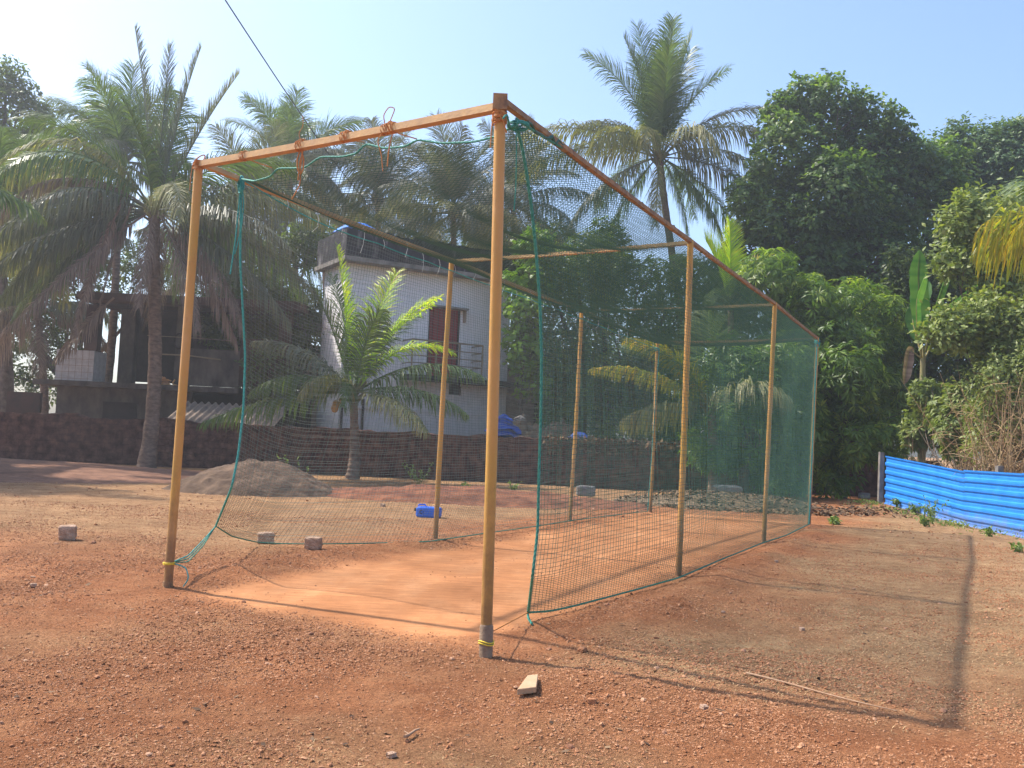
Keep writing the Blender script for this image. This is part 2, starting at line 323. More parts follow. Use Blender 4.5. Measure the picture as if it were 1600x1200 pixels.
def scatter_clods(n, ylo, yhi, rlo, rhi, keep, BV=IV, BF=IF):
    y = ylo*(yhi/ylo)**rng.random(n*3); x = (rng.random(n*3)-.5)*1.15*y+.02*y
    k = rng.random(n*3) < keep(x, y); x = x[k][:n]; y = y[k][:n]; n = len(x)
    r = rlo*(rhi/rlo)**(rng.random(n)**1.9)*(.8+.05*y)
    nb = len(BV); V = BV[None]*(1+rng.normal(0, .18, (n, nb, 1)))*r[:, None, None]*np.stack([rng.uniform(.8, 1.4, n), rng.uniform(.8, 1.4, n), rng.uniform(.5, .9, n)], -1)[:, None]
    th = rng.random(n)*6.28; c_, s_ = np.cos(th)[:, None], np.sin(th)[:, None]; V = np.stack([V[..., 0]*c_-V[..., 1]*s_, V[..., 0]*s_+V[..., 1]*c_, V[..., 2]], -1)+np.stack([x, y, gh(x, y)+r*.25], -1)[:, None]
    return V, (BF[None]+nb*np.arange(n)[:, None, None]).reshape(-1, 3), np.repeat(rng.random(n), nb)
def cl_keep(x, y): return (1-.985*pitch_mask(x, y))*np.clip(.15+2.2*(fbm(x*.9, y*.9, 3, 31)-.33), .08, 1)
CLOD = mat('soil_clods', (.28, .115, .050), .95, (.47, .25, .135), col3=(.37, .165, .078), useattr=True, lo=0, hi=1, bump=.4, bscale=60)
PEB = mat('pebbles', (.22, .10, .055), .9, (.48, .28, .17), col3=(.33, .15, .08), useattr=True, lo=0, hi=1)
m_ = MB(); m_.add(*scatter_clods(210000, 3.0, 17, .0024, .0085, cl_keep, OV, OF)); m_.add(*scatter_clods(7000, 3.0, 22, .004, .014, cl_keep))
tag(m_.build('soil_clods', CLOD), 'loose reddish clods of earth strewn over the bare ground', 'clods', kind='stuff')
m_ = MB(); m_.add(*scatter_clods(700, 3.2, 24, .004, .018, cl_keep))
tag(m_.build('pebbles', PEB), 'small pebbles and stone chips strewn on the soil', 'pebbles', kind='stuff')
# straw and dead grass
def blades(n, reg, Lr, lift, wd=.0016):
    x, y = reg(n); n = len(x); th = rng.random(n)*6.28; L_ = rng.uniform(*Lr, n); z = gh(x, y)+.004
    d = np.stack([np.cos(th), np.sin(th), rng.uniform(0, lift, n)], -1)*L_[:, None]; s_ = np.stack([-np.sin(th), np.cos(th), 0*th], -1)*(wd*(1+y*.12))[:, None]
    p = np.stack([x, y, z], -1); mid = p+d*.5+np.stack([0*th, 0*th, L_*.12], -1)
    V = np.stack([p-s_, p+s_, mid+s_, mid-s_, p+d], 1)
    o5 = 5*np.arange(n)[:, None]
    return V, (o5+np.array([[0, 1, 2, 3]])), (o5+np.array([[3, 2, 4]])), np.repeat(rng.random(n), 5)
def reg_dry(n):
    y = 4.*(26/4.)**rng.random(n*3); x = (rng.random(n*3)-.5)*1.2*y; k = rng.random(n*3) < dry_mask(x, y)*(1-pitch_mask(x, y))*np.clip(3*(fbm(x*1.5, y*1.5, 3, 77)-.36), .05, 1)
    return x[k][:n], y[k][:n]
V, Q, T3, A = blades(45000, reg_dry, (.012, .045), .22, .0013)
m_ = MB(); m_.V = [V.reshape(-1, 3)]; m_.Q = [Q]; m_.T = [T3]; m_.A = [A]; m_.n = len(A)
tag(m_.build('dry_grass', STRAWM), 'short dead straw lying over the dry soil', 'dry grass', kind='stuff')

# heaps
def heap(name, cx, cy_, rx_, ry_, h, material, label, cat, seed, rot=0, lump=.25):
    n = 90; u = np.linspace(-1.15, 1.15, n); XX, YY = np.meshgrid(u, u)
    r = np.hypot(XX, YY)*(1+.35*(fbm(XX*2+5, YY*2, 3, seed)-.45)); p = np.clip(1-r*r, -.25, 1)
    ZZ = h*np.where(p > 0, p**1.1, p*.6)*(1+lump*1.6*(fbm(XX*3, YY*3, 4, seed+5)-.45))+h*lump*.35*(vnoise(XX*14, YY*14, seed+2)-.5)*(p > 0)+.02*vnoise(XX*33, YY*33, seed+3)
    c, s = math.cos(rot), math.sin(rot); wx = cx+rx_*XX*c-ry_*YY*s; wy = cy_+rx_*XX*s+ry_*YY*c
    m = MB(); i = np.arange(n-1)[:, None]*n+np.arange(n-1)[None]
    m.add(np.stack([wx, wy, ZZ-.02], -1), np.stack([i, i+1, i+n+1, i+n], -1).reshape(-1, 4), .5)
    return tag(m.build(name, material, smooth=True), label, cat)
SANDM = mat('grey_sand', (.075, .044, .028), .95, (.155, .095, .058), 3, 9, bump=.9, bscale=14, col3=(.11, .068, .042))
BANKM = mat('bank_soil', (.13, .058, .034), .95, (.27, .135, .08), 2.5, 9, bump=1, bscale=16)  # darker reddish soil tone for the bank along the left wall
REDM = mat('red_earth', (.10, .034, .020), .95, (.27, .105, .05), 2.5, 9, bump=1, bscale=16)
DEBM = mat('debris_soil', (.11, .07, .042), .95, (.24, .165, .10), 6, 9, bump=1, bscale=18)
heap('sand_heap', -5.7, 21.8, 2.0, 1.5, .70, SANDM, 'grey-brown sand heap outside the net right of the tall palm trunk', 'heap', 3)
heap('red_soil_heap', -.9, 22.6, 4.4, 1.9, .30, REDM, 'low heap of dark red earth behind the blue container', 'heap', 11, .1, .6)
heap('debris_heap', 5.6, 25.6, 3.2, 1.5, .26, DEBM, 'low heap of dry litter and soil past the end of the cage', 'heap', 17, .15)
heap('soil_bank', -14.5, 25.8, 8.5, 4.6, .26, BANKM, 'low dark bank of red soil along the left wall', 'heap', 23, .0)
m_ = MB()
for cx, cy_, rx_, ry_, n_ in ((6.0, 24.4, 3.3, 1.8, 2200), (10.6, 26.2, 1.6, 1.6, 300), (9.3, 24.5, 1.2, 1.2, 200)):
    th = rng.random(n_)*6.28; rr = np.sqrt(rng.random(n_)); x = cx+rx_*rr*np.cos(th); y = cy_+ry_*rr*np.sin(th)
    z = gh(x, y, False)+.03+np.maximum(0, .30*(1-((x-5.6)/3.2)**2-((y-25.6)/1.5)**2))
    for j in range(n_):
        a = rng.random()*6.28; d = np.array([math.cos(a), math.sin(a), rng.normal(0, .3)])*rng.uniform(.05, .12); s_ = np.array([-math.sin(a), math.cos(a), rng.normal(0, .4)])*rng.uniform(.015, .04); p = np.array([x[j], y[j], z[j]])
        m_.add([p-d, p-s_, p+d, p+s_], [(0, 1, 2, 3)], rng.random())
tag(m_.build('leaf_litter', LITTER), 'dry fallen leaves lying around the far end of the cage', 'leaf litter', kind='stuff')

# ------------------------------------------------------------------ cage frame
fr = empty('cage_frame', B['R0']); tag(fr, 'ochre painted steel pipe frame of the cricket practice cage', 'practice cage frame')
def pl(p): return np.asarray(p)-B['R0']
for k in ('R0', 'L0', 'R1', 'L1', 'R2', 'L2', 'R3', 'L3'):
    b0 = B[k].copy(); b0[2] = -.15; t0 = T[k]; n = 14; P = np.array([b0+(t0-b0)*q for q in np.linspace(0, 1, n)])
    P[:, :2] += (np.sin(np.linspace(0, 3.1, n))*rng.normal(0, .008))[:, None]
    rr = .040 if k[1] == '0' else .036
    po = MB().tube(pl(P), rr, 20, a=.5).build('post', PAINT, fr, smooth=True)
    if k == 'R0':
        q = U(t0-b0); base = B[k]
        MB().tube(pl([base-q*.05, base+q*.20, base+q*.215]), [.047, .047, .041], 20).build('base_sleeve', SLEEVE, po, True)
        m = MB()
        for h_ in (.085, .10):
            th = np.linspace(0, 2*np.pi, 25); c = base+q*h_; m.tube(pl(np.stack([c[0]+.051*np.cos(th), c[1]+.051*np.sin(th), c[2]+.006*np.sin(th*2)+0*th], -1)), .005, 6)
        m.build('wire_tie', YEL_ROPE, po, True)
        c = t0; MB().box(c-[.05, .05, .10], c+[.05, .05, .012]).build('top_bracket', RUST, po).location = -B['R0']
    elif k == 'L0':
        MB().tube(pl([B[k]-[0, 0, .03], B[k]+[0, 0, .05]]), .045, 16).build('base_sleeve', RUST, po, True)
def beam(name, P, Q, w_=.05, mt=BEAMP, over=.0, sag=.012):
    P = np.asarray(P, float); Q = np.asarray(Q, float); d = U(Q-P); n = 12; t = np.linspace(0, 1, n)
    L_ = P+(Q-P)*t[:, None]; L_[:, 2] -= sag*np.sin(t*np.pi)
    return MB().tube(pl(L_), w_*.72, 4, rot=np.pi/4+.12).build(name, mt, fr)
dn = np.array([0, 0, .055])
beam('cross_beam', T['L0']-dn*.6, T['R0']-dn*1.3, .056)
for k in '123': beam('cross_beam', T['L'+k]-dn*.6, T['R'+k]-dn*.6, .042)
for sdn in 'LR':
    for i in range(3): beam('side_beam', T[sdn+str(i)]-dn*.3, T[sdn+str(i+1)]-dn*.3, .044, BEAMP if sdn == 'L' else RUST)

# ------------------------------------------------------------------ nets
net = empty('practice_net', B['R0']); tag(net, 'sagging green mesh net hung inside the ochre practice cage', 'cricket net')
def poly(pts, n):
    P = np.array(pts, float); d = np.r_[0, np.cumsum(np.linalg.norm(np.diff(P, axis=0), axis=1))]; d /= d[-1]; t = np.linspace(0, 1, n)
    # smooth: catmull-like by cubic blending of linear samples
    L_ = np.stack([np.interp(t, d, P[:, c]) for c in range(3)], -1)
    for _ in range(max(1, n//60)):
        L_[1:-1] = .25*L_[:-2]+.5*L_[1:-1]+.25*L_[2:]
    return L_
def scal(pts, n, sagf=.08):     # garland: sag between given points
    out = []
    P = np.array(pts, float)
    for a, b_ in zip(P[:-1], P[1:]):
        L_ = np.linalg.norm(b_-a); t = np.linspace(0, 1, 12, endpoint=False); q = a+(b_-a)*t[:, None]; q[:, 2] -= 4*t*(1-t)*sagf*L_; out.append(q)
    out.append(P[-1:]); Q = np.vstack(out); d = np.r_[0, np.cumsum(np.linalg.norm(np.diff(Q, axis=0), axis=1))]; d /= d[-1]
    return np.stack([np.interp(np.linspace(0, 1, n), d, Q[:, c]) for c in range(3)], -1)
class Coons:
    def __init__(s, top, bot, e0, e1, pert=None): s.t, s.b, s.e0, s.e1, s.p = top, bot, e0, e1, pert
    def __call__(s, u, v):
        u = np.asarray(u, float); v = np.asarray(v, float); u, v = np.broadcast_arrays(u, v)
        def ev(Cv, x):
            k = np.linspace(0, 1, len(Cv)); return np.stack([np.interp(x, k, Cv[:, c]) for c in range(3)], -1)
        U_, V_ = u[..., None], v[..., None]
        P = (1-V_)*ev(s.t, u)+V_*ev(s.b, u)+(1-U_)*ev(s.e0, v)+U_*ev(s.e1, v)
        P = P-((1-U_)*(1-V_)*s.t[0]+U_*(1-V_)*s.t[-1]+(1-U_)*V_*s.b[0]+U_*V_*s.b[-1])
        return P+s.p(u, v) if s.p else P
MESH = .042; MU, MV = .062, .034
def net_mesh(surf, lu, lv, N, r, diag=False, mu=None, mv=None):
    m = MB()
    if not diag:
        nu = int(lu/(mu or MU)); nv = int(lv/(mv or MV))
        u = (np.arange(nu)+.5)/nu; v = np.linspace(0, 1, 30); u2 = u[:, None]+.0012*rng.normal(0, 1, (nu, 1))*np.sin(v*3.1)[None]
        m.strands(surf(u2, np.broadcast_to(v, (nu, 30))), N, r, .5)
        v = (np.arange(nv)+.5)/nv; u = np.linspace(0, 1, 150)
        m.strands(surf(np.broadcast_to(u, (nv, 150)), v[:, None]+.0020*rng.normal(0, 1, (nv, 1))*np.sin(u*9)[None]), N, r, .5)
    else:
        k = 0; per = MESH*1.5; su = lu; sv = lv
        for sg in (1, -1):
            offs = np.arange(-sv, su, per) if sg == 1 else np.arange(0, su+sv, per)
            St = []
            for o in offs:
                tv = np.linspace(0, 1, 40); uu = (o+sg*tv*sv)/su
                ok = (uu >= 0) & (uu <= 1)
                if ok.sum() < 3: continue
                a, c = tv[ok][0], tv[ok][-1]; tv = np.linspace(a, c, 40); uu = np.clip((o+sg*tv*sv)/su, 0, 1); St.append(surf(uu, tv))
            m.strands(np.array(St), N, r, .5)
    return m
# left side net
LA, LB = B['L0'], B['L1']
topL = [hit(371, 280, LA, LB)]
for a, b_ in (('L0', 'L1'), ('L1', 'L2'), ('L2', 'L3')):
    for q in ((.35, .6, .85, 1.) if a == 'L0' else (.25, .5, .75, 1.)):
        p = T[a]+(T[b_]-T[a])*q; p = p-[0, 0, .17+.02*rng.random()]; topL.append(p)
inn = np.r_[-cb*.05, 0]
topL = [p+inn for p in topL]
TL = scal(topL, 200, .012)
e0L = poly([topL[0]]+[hit(px, py, LA, LB)+inn for px, py in ((370, 340), (369, 410), (374, 500), (377, 560), (374, 640), (366, 710), (356, 760))]+[at(337, 822, 10.3)], 60)
botp = [at(337, 822, 10.3), at(362, 838, 10.9), gnd(400, 847, .05), gnd(430, 849, .04), gnd(489, 850, .06), gnd(560, 849, .04), gnd(620, 848, .03), gnd(672, 846, .03), gnd(760, 833, .05), gnd(840, 822, .05), gnd(888, 814, .04), gnd(950, 806, .05), gnd(1012, 799, .04)]
bL = poly(botp, 200)
topL_end = TL[-1]; e1L = poly([topL_end, (topL_end+bL[-1])/2, bL[-1]], 60)
nL = np.r_[cb, 0]
def pertL(u, v):
    a = np.sin(np.pi*np.clip(u, 0, 1))**.5*np.sin(np.pi*v)
    return nL*(a*(.10*(fbm(u*9, v*3, 3, 50)-.4)+.05*np.sin(u*24+v*3)))[..., None]+np.array([0, 0, 1.])*((-.05*np.sin(np.pi*v)*np.abs(np.sin(u*21)))*a)[..., None]
# the coons patch keeps the net near the post plane above and lets it flare near the ground
class Flare(Coons):
    def __call__(s, u, v): return super().__call__(u, np.asarray(v)**1.0)
SL = Coons(TL-B['R0'], bL-B['R0'], e0L-B['R0'], e1L-B['R0'], pertL)
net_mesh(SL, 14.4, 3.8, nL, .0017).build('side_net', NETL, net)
# right side net
RA, RB = B['R0'], B['R1']
tr = [hit(806, 192, RA, RB)]
for a, b_ in (('R0', 'R1'), ('R1', 'R2'), ('R2', 'R3')):
    for q in (.25, .5, .75, 1.): tr.append(T[a]+(T[b_]-T[a])*q-[0, 0, .05])
TR = scal(tr, 200, .01)
e0R = poly([tr[0]]+[hit(px, py, RA, RB) for px, py in ((818, 240), (830, 320), (838, 400), (844, 480), (846, 560), (845, 650), (842, 740), (840, 830), (832, 900))]+[gnd(825, 957, .06)], 60)
bR = poly([gnd(825, 957, .06), gnd(860, 955, .03), gnd(900, 946, .03), gnd(980, 925, .03), gnd(1060, 903, .04), gnd(1130, 873, .03), gnd(1190, 849, .04), gnd(1230, 836, .03), gnd(1264, 819, .04)], 200)
e1R = poly([TR[-1], (TR[-1]+bR[-1])/2+[0, 0, 0], bR[-1]], 60)
nR = np.r_[-cb, 0]
def pertR(u, v):
    a = np.sin(np.pi*np.clip(u, 0, 1))**.5*np.sin(np.pi*v)
    return nR*(a*(.14*(fbm(u*8, v*3, 3, 60)-.4)+.05*np.sin(u*19+v*4)))[..., None]
SR = Coons(TR-B['R0'], bR-B['R0'], e0R-B['R0'], e1R-B['R0'], pertR)
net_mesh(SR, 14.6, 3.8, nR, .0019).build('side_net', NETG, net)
# far end net
tE = poly([TL[-1], TR[-1]], 60); bE = poly([bL[-1], (bL[-1]+bR[-1])/2, bR[-1]], 60)
SE = Coons(tE-B['R0'], bE-B['R0'], e1L-B['R0'], e1R-B['R0'], lambda u, v: np.r_[ca, 0]*(.12*np.sin(np.pi*u)*np.sin(np.pi*v))[..., None])
net_mesh(SE, 3.6, 3.8, np.r_[ca, 0], .0017, mu=.042, mv=.038).build('end_net', NETG, net)
# roof net
off = np.r_[ca*.32, 0]
PA, PB = B['L0']+off, B['R0']+off
frp = [(371, 279), (398, 283), (424, 276), (432, 263), (475, 263), (500, 245), (535, 245), (558, 240), (570, 224), (600, 232), (634, 229), (652, 218), (690, 224), (740, 222), (780, 212), (806, 193)]
fe = [topL[0]]+[hit(px, py, PA, PB) for px, py in frp[1:-1]]+[tr[0]]
FE = poly(fe, 90)
lr = scal([topL[0]]+[T[a]+(T[b_]-T[a])*q-[0, 0, .06] for a, b_ in (('L0', 'L1'), ('L1', 'L2'), ('L2', 'L3')) for q in (.5, 1.)], 200, .006)
bk = scal([lr[-1], (lr[-1]+TR[-1])/2, TR[-1]], 60, .02)
def pertT(u, v):
    L_ = 14.5; x = u*L_; b1, b2, b3 = 4.75, 9.7, 14.5
    s_ = np.where(x < b1, np.sin(np.pi*x/b1)*.55, np.where(x < b2, np.sin(np.pi*(x-b1)/(b2-b1)), np.sin(np.pi*np.clip(x-b2, 0, 9)/(b3-b2))))
    return np.array([0, 0, -1.])*(np.abs(s_)*np.sin(np.pi*v)*.30+.03*fbm(u*20, v*5, 2, 8)*np.sin(np.pi*v))[..., None]
STp = Coons(lr-B['R0'], TR-B['R0'], FE-B['R0'], bk-B['R0'], pertT)
net_mesh(STp, 14.5, 3.6, np.array([0, 0, 1.]), .0026, True).build('roof_net', NETG, net)
# border ropes
def rope(P, r, name, m_, parent, org=B['R0'], tw=True):
    P = np.asarray(P, float)-org; m = MB()
    if tw:
        n = len(P); s_ = np.r_[0, np.cumsum(np.linalg.norm(np.diff(P, axis=0), axis=1))]; nn = int(min(1500, max(8, s_[-1]/.02))); q = np.linspace(0, s_[-1], nn)
        L_ = np.stack([np.interp(q, s_, P[:, c]) for c in range(3)], -1); T_ = U(np.gradient(L_, axis=0)); ref = np.array([.3, .5, .81]); A_ = U(np.cross(T_, ref)); B_ = np.cross(T_, A_)
        for ph in (0, 2.09, 4.19):
            th = q/.09*2*np.pi/1.5+ph; m.tube(L_+r*.5*(np.cos(th)[:, None]*A_+np.sin(th)[:, None]*B_), r*.6, 5)
    else: m.tube(P, r, 6)
    return m.build(name, m_, parent, True)
rope(e0L, .011, 'edge_rope', TEAL, net)
rope(bL, .008, 'edge_rope', DGREEN, net)
rope(e0R, .012, 'edge_rope', DGREEN, net)
rope(bR, .010, 'edge_rope', DGREEN, net)
rope(FE, .009, 'edge_rope', DGREEN, net)
rope(TL, .007, 'edge_rope', TEAL, net)
rope(TR+[0, 0, .03], .010, 'edge_rope', DGREEN, net)
rope(e1R, .014, 'edge_rope', TEAL, net)
rope(e1L, .009, 'edge_rope', TEAL, net)
# crumpled selvedge of net along the right beam
P = TR[3:150].copy(); P[:, 2] += .05+.012*rng.normal(0, 1, len(P)); m = MB(); m.tube(pl(P), .010+.006*rng.random(len(P)), 6); m.build('net_selvedge', NETG, net)
# small white ties from net edge to left beam
for q in np.linspace(.06, .97, 26):
    i0 = int(q*199); p = TL[i0]; k = rng.normal(0, .02); e = p+[k, 0, .13+.03*rng.random()]
    MB().tube(pl([p-[0, 0, .03], p+[.01, 0, .02], (p+e)/2+[.015, 0, 0], e]), .0035, 5).build('tie', mat('pale_cord', (.55, .58, .55), .8) if q < .07 else bpy.data.materials['pale_cord'], net)
    if rng.random() < .6: MB().tube(pl([p, p+[rng.normal(0, .03), 0, -.05], p+[rng.normal(0, .04), 0, -.10-.08*rng.random()]]), .0025, 4).build('tie', bpy.data.materials['pale_cord'], net)
# knots
def knot(c, r, cr, mt, parent, name='knot', n=5, sc=(1, 1, 1)):
    m = MB(); c = np.asarray(c)
    for i in range(n):
        t = np.linspace(0, 2*np.pi, 22); a = U(rng.normal(0, 1, 3)); b_ = U(np.cross(a, rng.normal(0, 1, 3))); d = np.cross(a, b_)
        P = c+(r*(np.cos(t)[:, None]*b_+np.sin(t)[:, None]*d)+.15*r*a*np.sin(3*t)[:, None])*np.array(sc); m.tube(pl(P), cr, 6, cap=False)
    return m.build(name, mt, parent, True)
k0 = topL[0]
knot(k0-[0, 0, .06], .05, .006, TEAL, net, n=7, sc=(.6, .6, 1.8))
rope(poly([k0, k0-[.01, 0, .3], k0-[.02, 0, .6], k0-[.05, 0, .95]], 20), .007, 'rope_tail', TEAL, net)
rope(poly([k0, k0+[.04, 0, -.25], k0+[.03, 0, -.5], k0-[.02, 0, .75]], 20), .006, 'rope_tail', TEAL, net)
k1 = tr[0]; knot(k1+[.02, 0, -.02], .045, .007, DGREEN, net, n=4, sc=(1.7, .8, .8))
rope(poly([hit(786, 185, RA, RB), hit(792, 178, RA, RB), hit(797, 200, RA, RB), k1], 20), .008, 'rope_tail', DGREEN, net)
rope(poly([k1, hit(807, 230, RA, RB), hit(806, 290, RA, RB), hit(803, 330, RA, RB)], 20), .005, 'rope_tail', DGREEN, net)
kb = bR[0]; rope(poly([kb, kb+[0, 0, -.03], kb+[.01, -.1, -.04], kb+[.03, -.22, -.05]], 12), .011, 'rope_tail', DGREEN, net)
knot(T['R3']-[0, 0, .12], .07, .008, TEAL, net, n=6, sc=(.8, .8, 1.6)); knot(T['L3']-[0, 0, .18], .05, .007, TEAL, net, n=5)
# ropes tying the left net corner to the post base
q0 = e0L[-1]; q1 = B['L0']+[.02, 0, .22]
for dz in (0, .03, -.03):
    rope(poly([q0, q0+(q1-q0)*.3-[0, 0, .07+dz], q0+(q1-q0)*.65-[0, 0, .10+dz], q1], 24), .006, 'rope_tail', TEAL if dz < 0 else DGREEN, net)
th = np.linspace(0, 4*np.pi, 40); rope(np.stack([B['L0'][0]+.052*np.cos(th), B['L0'][1]+.052*np.sin(th), .20+.02*th/12], -1), .006, 'rope_tail', YEL_ROPE, net)
rope(poly([q1, q1+[.15, -.05, -.03], q1+[.2, -.1, -.12], q1+[.16, -.12, -.19]], 16), .006, 'rope_tail', TEAL, net)

# orange lashings on the front beam
def beam_pt(px):
    a, c = T['L0']-dn*.6, T['R0']-dn*1.3; r = ray(px, 200)
    t = ((a[0]*r[1]-a[1]*r[0]))/((a[0]-c[0])*r[1]-(a[1]-c[1])*r[0]); return a+(c-a)*t
dF = U((T['R0']-T['L0']))
up_ = np.array([0, 0, 1.])
for px, n_, drops, lab in ((386, 2, [(425, 262)], 'short orange lashing nearest the left post on the front beam'),
                           (472, 3, [(478, 262), (468, 268)], 'orange lashing with a hanging loop and long tail on the front beam'),
                           (543, 3, [(569, 222)], 'orange knot with no loop midway along the front beam'),
                           (610, 5, [(651, 217), (606, 245)], 'wide orange lashing with a loop standing up above the front beam')):
    c = beam_pt(px); m = MB(); sd_ = U(np.cross(dF, up_))
    for i in range(n_*2):
        t = np.linspace(0, 2*np.pi, 17); o = c+dF*(i-n_)*.013; m.tube(o-c+.041*(np.cos(t)[:, None]*up_+np.sin(t)[:, None]*sd_)+.005*rng.normal(0, 1, 3), .0045, 6)
    for dx, dy in drops:
        e = hit(dx, dy, PA, PB) if (dx-px) > 20 else np.array(c)+[.01*(dx-px)/5, 0, -.30]
        m.tube(poly([c+dF*.03-up_*.03, (c+e)/2-up_*.012, e], 8)-c, .005, 6)
    if px == 472:
        m.tube(poly([c-up_*.03, c+[-.025, 0, -.12], c+[-.02, 0, -.2], c+[.01, 0, -.25], c+[.03, 0, -.2], c+[.03, 0, -.12], c-up_*.03], 30)-c, .006, 6)
        m.tube(poly([c+[.01, 0, -.25], c+[.01, 0, -.34], c+[-.05, 0, -.46]], 10)-c, .005, 6); m.tube(poly([c+up_*.03, c+[-.03, 0, .1], c+[.01, 0, .16], c+[.0, 0, .25]], 10)-c, .003, 6)
    if px == 610: m.tube(poly([c-dF*.06+up_*.03, c+[-.06, 0, .1], c+[-.02, 0, .17], c+[.03, 0, .16], c-dF*.02+up_*.03], 20)-c, .004, 6); m.tube(poly([c-dF*.05, c+[-.1, 0, -.1], c+[-.06, 0, -.2], c+[-.04, 0, -.34]], 12)-c, .004, 6)
    o = m.build('rope_lashing', ORANGE_ROPE, smooth=True); o.location = c; tag(o, lab, 'rope', 'orange ropes lashing the net to the front beam')
for k, lab in (('L0', 'orange rope wound round the top of the left front post'), ('R0', 'orange rope wound round the top of the right front post')):
    c = T[k]-[0, 0, .14 if k == 'R0' else .05]; m = MB()
    for i in range(6):
        t = np.linspace(0, 2*np.pi, 21); tl = rng.normal(0, .35, 2); m.tube(np.stack([.05*np.cos(t), .05*np.sin(t), .05*(tl[0]*np.cos(t)+tl[1]*np.sin(t))+.03*rng.normal()+0*t], -1), .006, 6)
    m.tube([(-.02, -.055, .02), (.03, -.06, -.05), (.055, -.05, -.13)], .005, 6); m.tube([(-.04, -.045, 0), (-.05, -.05, -.1), (-.052, -.05, -.24)], .004, 6)
    o = m.build('rope_lashing', ORANGE_ROPE, smooth=True); o.location = c; tag(o, lab, 'rope')
a_, b_ = B['R0']+[.04, 0, .17], bR[0]
o = MB().tube(np.array([a_, (a_+b_)/2, b_])-a_, .005, 6).build('tether_rope', ORANGE_ROPE); o.location = a_; tag(o, 'taut orange cord from the right front post foot to the net corner', 'rope')

# ------------------------------------------------------------------ overhead cable
P0, P1 = at(300, -80, 13), at(640, 380, 40); t = np.linspace(0, 1, 30)[:, None]; P = P0+(P1-P0)*t; P[:, 2] -= .5*np.sin(t[:, 0]*np.pi)
tag(MB().tube(P, .011, 6).build('overhead_cable', WIRE, smooth=True), 'thin dark cable crossing the sky above the front beam', 'cable')

# ------------------------------------------------------------------ boundary wall
def blockwall(x0, x1, y, z1, label, seed, thick=.3, ang=0., y1=None):
    n = int((x1-x0)/.25); r = np.random.default_rng(seed); m = MB(); xs = np.linspace(x0, x1, n+1)
    top = z1(xs)+.12*(vnoise(xs*1.3, xs*0, seed)-.5)+.05*r.normal(0, .5, n+1); ys = y+0*xs+(0 if y1 is None else (y1-y)*(xs-x0)/(x1-x0))
    nz = 9; V = []; 
    for j, f in enumerate(np.linspace(0, 1, nz)): V.append(np.stack([xs, ys+.012*r.normal(0, 1, n+1), -.1+(top+.1)*f], -1))
    V.append(np.stack([xs, ys+thick, top+.02*r.normal(0, 1, n+1)], -1)); V.append(np.stack([xs, ys+thick, 0*xs-.1], -1))
    V = np.stack(V); k = V.shape[0]; i = np.arange(k-1)[:, None]*(n+1)+np.arange(n)[None]
    m.add(V, np.stack([i, i+1, i+n+2, i+n+1], -1).reshape(-1, 4), .5)
    for e in (0, n): m.add([V[0, e], V[nz-1, e], V[nz, e], V[nz+1, e]], [(0, 1, 2, 3)], .5)
    return tag(m.build('boundary_wall', LAT), label, 'wall')
blockwall(-26, 1.6, 32.0, lambda x: 1.52+.0*x+np.where(x < -14, .06, 0), 'long dark laterite block wall behind the palms', 5)
blockwall(1.62, 9.7, 31.6, lambda x: 1.46-.02*(x-2), 'overgrown brown laterite wall beyond the net with dry vines', 8, y1=31.9)
blockwall(9.9, 15.5, 34.6, lambda x: 1.38+0*x, 'short dark laterite wall between the mango tree and blue fence', 13)
# ground-cover creepers on the wall top
m_ = MB()
xs = rng.uniform(1.2, 7.6, 1500)
for x in xs:
    p = np.array([x, 31.6+rng.uniform(-.08, .3), 1.45+rng.uniform(-.35 if rng.random() < .5 else 0, .12)]); d = rng.normal(0, .08, 3); s_ = rng.normal(0, .035, 3); m_.add([p-d, p-s_, p+d, p+s_], [(0, 1, 2, 3)], rng.random()**.6)
tag(m_.build('wall_creeper', LITTER), 'dry creeper and grass growing along the top of the wall', 'creeper', kind='stuff')

# ------------------------------------------------------------------ left shed house
YH = 36.0
def hz(px, py, y=YH): p = at(px, py, y); return p
DCON = mat('dark_concrete', (.055, .045, .038), .9, (.15, .12, .10), 2.2, 8, bump=.6, bscale=18, stretch=(1, 1, .5))
lh = empty('unfinished_house', (hz(60, 600)[0], YH, 0)); tag(lh, 'dark two-storey concrete house with open upper floor behind left palm', 'house')
def lbox(name, px0, py0, px1, py1, ya, yb, mt, par=lh):
    p = at(px0, py1, ya); q = at(px1, py1, ya); t_ = at((px0+px1)/2, py0, ya)[2]; bz = at((px0+px1)/2, py1, ya)[2]
    return MB().box((p[0]-lh.location.x, ya-YH, bz), (q[0]-lh.location.x, yb-YH, t_)).build(name, mt, par)
lbox('roof_slab', 118, 463, 470, 475, 35.2, 41.5, MAROON)
lbox('floor_slab', 50, 599, 372, 607, 35.4, 42, DCON)
lbox('column', 127, 475, 147, 599, 36.2, 36.6, MAROON); lbox('column', 270, 475, 291, 602, 36.0, 36.4, DCON); lbox('column', 182, 480, 205, 600, 37.6, 38.0, DCON); lbox('column', 430, 475, 448, 610, 36.0, 36.4, MAROON)
lbox('back_wall', 195, 475, 470, 602, 41.0, 41.2, DARK); lbox('parapet', 291, 546, 372, 604, 35.8, 35.95, DCON); lbox('parapet', 372, 530, 450, 604, 35.8, 35.95, MAROON)
lbox('beam', 150, 476, 450, 486, 36.2, 36.5, DARK)
lower = lbox('lower_wall', 78, 607, 290, 760, 36.1, 36.3, DCON); lbox('lower_wall', 290, 607, 480, 760, 37.5, 37.7, DARK); lbox('lower_wall', 0, 612, 52, 760, 36.6, 36.8, MAROON)
lbox('door', 152, 628, 205, 760, 36.04, 36.09, DARK)
